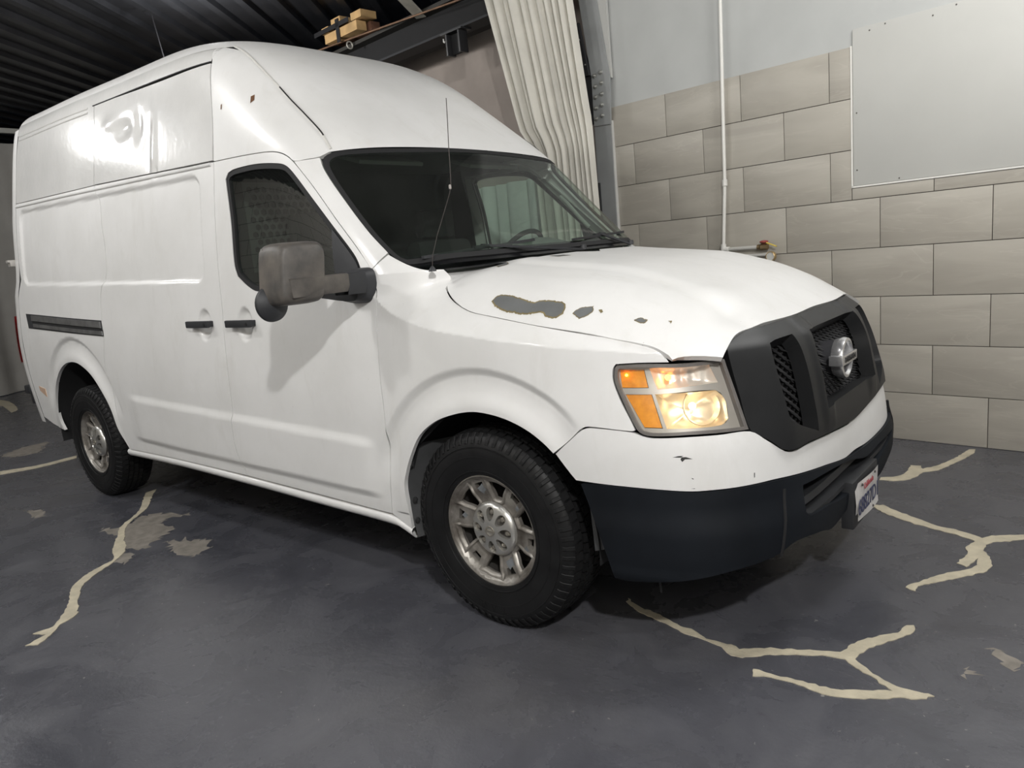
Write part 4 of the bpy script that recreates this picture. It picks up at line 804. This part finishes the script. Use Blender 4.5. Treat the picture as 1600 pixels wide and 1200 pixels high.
# antenna
an=MB().lathe([(0,.016),(.006,.015),(.018,.007),(.022,.003)],(-.272,-.86,1.397),(0,0,1),14).build('antenna_base',MPL,van)
ap=[(-.272,-.86,1.41),(-.263,-.86,1.457),(-.225,-.86,1.535),(-.193,-.86,1.587),(-.155,-.86,1.65),(-.133,-.86,1.688),(-.124,-.86,1.715),(-.119,-.86,1.78),(-.116,-.86,1.848),(-.109,-.86,1.93),(-.103,-.86,2.021)]
MB().tube(ap,.0017,6).build('antenna_mast',plain('dull_mast',(.10,.09,.085),.4,.6),an)
MB().lathe([(-.009,.001),(-.007,.005),(.007,.005),(.009,.001)],(-.128,-.862,1.706),(0,0,1),10).build('antenna_knot',plain('pale_knot',(.35,.32,.30),.5),an)
# wipers
def wiper(a,b,piv,nm='wiper'):
    w=MB().bar(a,b,.018,.012).build('wiper_blade',MPL,van)
    mid=(Vector(a)+Vector(b))*.5; MB().bar(piv,tuple(mid+Vector((0,0,.012))),.022,.010).bar(tuple(mid+Vector((-.0,-.05,.006))),tuple(mid+Vector((0,.05,.006))),.02,.014).build('wiper_arm',MPL,w); MB().lathe([(0,.017),(.02,.014),(.022,.001)],piv,(0,0,1),12).build('wiper_pivot',MPL,w)
ws=lambda a,z,o=.02: tuple(U(np.array([a]),np.array([z]),o)[0])
wiper(ws(.70,1.455,.012),ws(1.35,1.49,.014),(-.105,-.03,1.425)); wiper(ws(1.72,1.475,.012),ws(2.30,1.495,.014),(-.19,.55,1.425))
# windscreen inspection sticker
panel('windscreen_sticker',UF,[(2.465,1.62),(2.432,1.625),(2.475,1.53),(2.50,1.53)],plain('sticker_white',(.75,.75,.73),.5),van,h=.02,lip=0,gap=0,off=.0025,ref=(-1.4,0,1.4),corner=10)
for k in range(5):
    z=1.605-.014*k; c=2.452+.0065*k; panel('sticker_print',UF,[(c-.008,z),(c+.010,z+.002),(c+.012,z-.004-.002*(k%2)),(c-.006,z-.006)],plain('print_grey',(.12,.12,.14),.6) if 'print_grey' not in bpy.data.materials else bpy.data.materials['print_grey'],van,h=.02,lip=0,gap=0,off=.0032,ref=(-1.4,0,1.4),corner=10)
# ---------------------------------------------------------------- cab interior
MDASH=plain('grey_green_dash',(.14,.155,.14),.7,var=.06); MSEAT=plain('dark_seat_cloth',(.02,.021,.021),.9); MTRIM2=plain('grey_cab_trim',(.23,.24,.22),.7)
for sg in (1,-1):
    F=(lambda x,z:S(x,z,False)) if sg>0 else (lambda x,z:S(x,z,False)*np.array([1,-1,1]))
    panel('pillar_trim',F,[(-.48,1.47),(-.60,1.50),(-.88,1.77),(-1.0,1.89),(-.95,1.88),(-.85,1.80),(-.75,1.715),(-.59,1.58),(-.47,1.48)],MTRIM2,van,h=.03,lip=.01,gap=0,off=-.035)
    panel('door_lining',F,[(-1.66,.45),(-.58,.45),(-.56,1.27),(-.62,1.32),(-1.40,1.36),(-1.66,1.42)],MTRIM2 if sg<0 else MSEAT,van,h=.06,lip=.02,gap=0,off=-.07)
    panel('roof_side_trim',F,[(-1.68,1.955),(-1.2,1.945),(-1.22,1.975),(-1.68,2.0)],MTRIM2,van,h=.06,lip=.01,gap=0,off=-.03)
    # dark sheets added behind the panels to block light through the gaps
    panel('body_backing',F,[(-4.58,.62),(-4.35,.62),(-4.25,.98),(-3.78,1.05),(-3.25,.95),(-3.12,.44),(-1.72,.44),(-1.72,2.30),(-4.58,2.40)],MIN,van,h=.12,lip=0,gap=0,off=-.045,corner=20)
    panel('fender_backing',F,[(-.50,.40),(-.43,.55),(-.36,.70),(-.12,.88),(.10,.89),(.40,.86),(.55,1.0),(.55,1.05),(-.30,1.20),(-.50,1.38)],MIN,van,h=.08,lip=0,gap=0,off=-.045,corner=20)
    panel('pillar_backing',F,[(-1.74,.42),(-1.63,.42),(-1.62,1.30),(-1.62,1.97),(-1.30,1.97),(-1.35,2.10),(-1.60,2.30),(-1.74,2.35)],MIN,van,h=.08,lip=0,gap=0,off=-.05,corner=20)
G=[]
for t in np.linspace(0,1,10):
    row=[]
    for y in np.linspace(-.84,.84,40):
        xf_=-.36-.16*abs(y/.84)**4; xb=-.80+.04*math.cos(y*4); x=xf_+(xb-xf_)*t; hump=.02*float(ss(t,.2,.7))+.05*math.exp(-((y-.42)/.26)**2)*float(ss(t,.3,.75)); row.append((x,y,1.405+.035*math.sin(t*2.2)+hump-.22*float(ss(t,.86,1.0))))
    G.append(row)
MB().grid(G).build('dashboard',MDASH,van,smooth=60); MB().box((-.62,0,1.05),(.40,1.66,.45)).build('dash_body',MSEAT,van,bevel=.03)
sw=MB(); c=Vector((-.86,.42,1.40)); ax=Vector((-.80,0,.6)).normalized()
sw.lathe([(.014*math.sin(t),.185+.014*math.cos(t)) for t in np.linspace(0,2*math.pi,10)],c,ax,40); sw=sw.build('steering_wheel',MSEAT,van,smooth=60)
MB().lathe([(-.03,.001),(-.03,.06),(.01,.055),(.015,.001)],c,ax,20).bar(c+Vector((0,-.18,0)),c+Vector((0,.18,0)),.03,.015).build('steering_hub',MSEAT,sw)
for sy in (-.46,.46):
    st=MB().box((-1.22,sy,.90),(.50,.50,.16)).build('seat',MSEAT,van,bevel=.05)
    MB().box((-1.48,sy,1.25),(.14,.48,.62),Matrix.Rotation(math.radians(-10),3,'Y')).build('seat_backrest',MSEAT,st,bevel=.05); MB().box((-1.55,sy,1.66),(.10,.28,.18)).build('headrest',MSEAT,st,bevel=.04)
MB().box((-1.2,0,.62),(1.0,1.7,.06)).build('cab_floor',MSEAT,van)
MB().box((-1.38,0,2.01),(.72,1.50,.03)).build('headliner',plain('headliner_grey',(.07,.075,.07),.9),van)
for sy in (-.40,.42): MB().box((-1.03,sy*.95,1.95),(.16,.42,.02),Matrix.Rotation(math.radians(18),3,'Y')).build('sun_visor',plain('visor_grey',(.20,.21,.19),.8) if 'visor_grey' not in bpy.data.materials else bpy.data.materials['visor_grey'],van,bevel=.006)
# far pillar grab handle
MB().tube([(-.80,.80,1.74),(-.74,.775,1.70),(-.66,.79,1.60),(-.62,.815,1.545)],.012,10).build('grab_handle',MTRIM2,van)
# bulkhead with a honeycomb guard panel
MB().box((-1.78,0,1.30),(.02,1.74,1.40)).build('bulkhead',plain('bulkhead_dark',(.03,.032,.031),.7),van)
hx=[]; 
for j in range(11):
    for i in range(9):
        yc=-.70+.045*i+(.0225 if j%2 else 0); zc=1.50+.039*j; hx.append([(yc+.0175*math.cos(a),zc+.0175*math.sin(a)) for a in np.arange(6)*math.pi/3+math.pi/6])
panel('guard_mesh',lambda y,z:np.stack([np.full(np.shape(y),-1.735),y,z],-1),[(-.74,1.46),(-.28,1.46),(-.28,1.93),(-.74,1.93)],plain('guard_grey',(.085,.09,.085),.6),van,holes=[np.array(h) for h in hx],h=.2,lip=.004,gap=0,ref=(-3,0,1.5),raw=True)
# ---------------------------------------------------------------- wheels
MTYRE=plain('tyre_rubber',(.0085,.0085,.009),.48,spec=.3,var=.25,vs=9,rvar=.1,bs=.35,bd=.001); MTREAD=plain('tread_rubber',(.009,.009,.0095),.6,spec=.25,var=.3,vs=20)
MRIM=plain('grimy_wheel_paint',(.36,.34,.31),.40,.5,var=.0,vs=12,c2=(.12,.105,.09),bs=.25,bd=.002); MCAP=plain('silver_hub_cap',(.55,.54,.51),.32,.8,var=.1,vs=6); MNUT=plain('lug_steel',(.40,.37,.32),.4,.8); MBRK=plain('brake_dark',(.03,.027,.024),.7)
MPEEL=plain('peeled_wheel_grey',(.15,.16,.17),.6,var=.2,vs=20)
def wheel(cx,sg,steer=0.,spin=0.):
    R_=.398; yo=.985      # outer sidewall plane
    w=thing('wheel','','' ) if False else link('wheel',None,van); 
    ch=[]
    ax=(0,-sg,0); c=(cx,0,.395)
    A=lambda a:-sg*a
    mb=MB(); prof=[(.965,.222),(.978,.226),(.984,.250),(.990,.285),(.992,.320),(.986,.352),(.974,.374),(.962,.388),(.950,.392),(.93,.389),(.79,.389),(.77,.392),(.758,.388),(.745,.37),(.735,.32),(.74,.25),(.75,.222)]
    mb.lathe(prof,c,ax,72)
    for a,r in ((.9905,.300),(.9895,.338),(.984,.243)): mb.lathe([(a-.004,r-.004),(a+.0015,r-.002),(a+.0015,r+.002),(a-.004,r+.004)],c,ax,72)
    ty=mb.build('tyre',MTYRE,w,smooth=50); ch.append(ty)
    tb=MB(); nb=64
    for k in range(nb):
        for j,(a0,a1) in enumerate(((.925,.962),(.893,.918),(.857,.886),(.825,.850),(.760,.817))):
            t=(k+(.5 if j%2 else 0))/nb*2*math.pi; dt=math.pi/nb*(.80 if j in(0,4) else .86); sk=.012*(1 if j%2 else -1)
            vs=[]
            for r in (.386,.4005 if j in(1,2,3) else .398):
                for (aa,tt) in ((a0,t-dt),(a1,t-dt+sk),(a1,t+dt+sk),(a0,t+dt)):
                    rr=r-(.007 if (j==0 and aa==a1) or (j==4 and aa==a0) else 0)*(r>.39); vs.append((cx+rr*math.cos(tt),A(aa),.395+rr*math.sin(tt)))
            tb.add(vs,[(4,5,6,7),(0,1,5,4),(1,2,6,5),(2,3,7,6),(3,0,4,7)])
    tb.build('tyre_tread',MTREAD,ty,kind='stuff',smooth=20)
    # shoulder ribs
    sh=MB()
    for k in range(64):
        t=k/64*2*math.pi; q=[(cx+r*math.cos(t+d),A(a),.395+r*math.sin(t+d)) for a,r in ((.963,.390),(.983,.365),(.987,.352)) for d in (-.022,.022)]
        q2=[(cx+(r+.0018)*math.cos(t+d),A(a+.0018),.395+(r+.0018)*math.sin(t+d)) for a,r in ((.963,.390),(.983,.365),(.987,.352)) for d in (-.016,.016)]
        sh.add(q+q2,[(6,8,9,7),(8,10,11,9),(0,2,8,6),(2,4,10,8),(1,7,9,3),(3,9,11,5),(4,5,11,10),(0,6,7,1)])
    sh.build('tyre_shoulder',MTREAD,ty,kind='stuff',smooth=20)
    # raised sidewall letters, upside down at the bottom of the tyre
    if cx>-1 and sg>0:
        for ch_,dg in (('R',-101),('A',-91),('T',-81)):
            a=math.radians(dg); ex=Vector((math.sin(a),0,-math.cos(a))); ey_=Vector((math.cos(a),0,math.sin(a))); n_=Vector((0,-1,0))
            ex=ey_.cross(n_); Mx=Matrix((ex,ey_,n_)).transposed().to_4x4(); Mx.translation=Vector((cx+.312*math.cos(a),-.9905,.395+.312*math.sin(a)))
            text('sidewall_letter',ch_,.040,Mx,MTREAD,ty,ext=.0022,sx=1.1)
    # styled steel disc with large and small windows
    prof_r=[.0,.075,.095,.115,.135,.17,.188,.200,.208,.2185,.224]; prof_a=[.938,.938,.936,.930,.934,.944,.944,.946,.957,.968,.966]
    fn=lambda u,v:(lambda r:np.stack([cx+u,-sg*ci(r,prof_r,prof_a)*np.ones_like(u),.395+v],-1))(np.hypot(u,v))
    th=np.linspace(0,2*math.pi,72,endpoint=False); outer=np.stack([.2225*np.cos(th),.2225*np.sin(th)],1); holes=[]
    def sect(r0,r1,a,h0,h1): return smooth_poly([(r0*math.cos(a-h0),r0*math.sin(a-h0)),(r1*math.cos(a-h1),r1*math.sin(a-h1)),(r1*math.cos(a),r1*math.sin(a)),(r1*math.cos(a+h1),r1*math.sin(a+h1)),(r0*math.cos(a+h0),r0*math.sin(a+h0))],.008,30)
    NW=6
    for k in range(NW):
        a=2*math.pi*k/NW+spin; holes.append(sect(.120,.192,a,.14,.23)); b=a+math.pi/NW; holes.append(sect(.162,.190,b,.10,.12))
    rim=panel('wheel_rim',fn,outer,MRIM,w,holes=holes,h=.011,lip=.02,gap=0,ref=(cx,0,.395),raw=True)
    fb=MB()
    for k in range(NW):        # raised borders round the large windows
        a=2*math.pi*k/NW+spin; q=inset(sect(.120,.192,a,.14,.23),-.010); fb.grid([[tuple(np.array(fn(np.array([p[0]]),np.array([p[1]]))[0])+[0,-sg*o,0]) for p in inset(q,i)] for i,o in ((-.006,-.002),(0,.007),(.006,.006),(.012,-.004))],cv=True)
    fb.build('window_border',MRIM,rim,smooth=60)
    MB().lathe([(.966,.2245),(.972,.2235),(.973,.2195),(.966,.2165),(.955,.2115)],c,ax,72).build('rim_lip',MRIM,rim,smooth=60)
    MB().lathe([(.93,.212),(.80,.19),(.80,.0005)],c,ax,48).build('brake_drum',MBRK,rim)
    for (u,v,r) in ((.06,-.135,.022),(-.03,-.150,.016),(.105,-.105,.018),(-.045,.155,.020),(.125,.095,.016),(-.155,.03,.012),(.02,.155,.014),(.15,-.06,.014)):
        q=smooth_poly([(u+r*f*math.cos(t),v+r*f*math.sin(t)) for t,f in zip(np.linspace(0,2*math.pi,9)[:-1],(1,.7,1.2,.8,1.3,.9,1.1,.6))],.006,60)
        ok=all(not pip(np.array([[u,v]]),h)[0] for h in holes)
        if ok: panel('peeled_patch',fn,q,MPEEL,rim,holes=[],h=.02,lip=0,gap=0,off=.0012,ref=(cx,0,.395),raw=True)
    # hub cap with eight oval openings and lug nuts inside
    cr=[.0,.03,.05,.096,.105,.111]; ca=[.976,.976,.973,.962,.955,.940]
    fc=lambda u,v:(lambda r:np.stack([cx+u,-sg*ci(r,cr,ca)*np.ones_like(u),.395+v],-1))(np.hypot(u,v))
    o2=np.stack([.110*np.cos(th),.110*np.sin(th)],1); hs=[]
    for k in range(8):
        a=2*math.pi*(k+.5)/8+spin; hs.append(np.array([(lambda s,q:((.068+s*.027)*math.cos(a)-q*.018*(1+.28*s)*math.sin(a),(.068+s*.027)*math.sin(a)+q*.018*(1+.28*s)*math.cos(a)))(math.cos(t),math.sin(t)) for t in np.linspace(0,2*math.pi,18,endpoint=False)]))
    hub=panel('hub_cap',fc,o2,MCAP,w,holes=hs,h=.009,lip=.016,gap=0,ref=(cx,0,.395),raw=True)
    for k in range(8):
        a=2*math.pi*(k+.5)/8+spin; MB().lathe([(.935,.014),(.954,.012),(.960,.008),(.961,.0005)],(cx+.072*math.cos(a),0,.395+.072*math.sin(a)),ax,6).build('lug_nut',MNUT,hub)
    MB().lathe([(.935,.10),(.938,.0005)],c,ax,24).build('hub_face',MBRK,hub)
    e=MB(); e.lathe([(.974,.020),(.979,.021),(.979,.016),(.975,.015)],c,ax,24); e.box((cx,A(.977),.395),(.046,.005,.009)); e.build('cap_emblem',MNUT,hub)
    if steer:
        # turn about the kingpin: bake a small rotation into the wheel's own pose
        p=Matrix.Translation((cx,-sg*.85,0))@Matrix.Rotation(steer,4,'Z')@Matrix.Translation((-cx,sg*.85,0)); w.matrix_local=p
    return w
wheel(0.,1,0,.35); wheel(-3.71,1,0,.1); wheel(0.,-1,0,.2); wheel(-3.71,-1,0,.6)
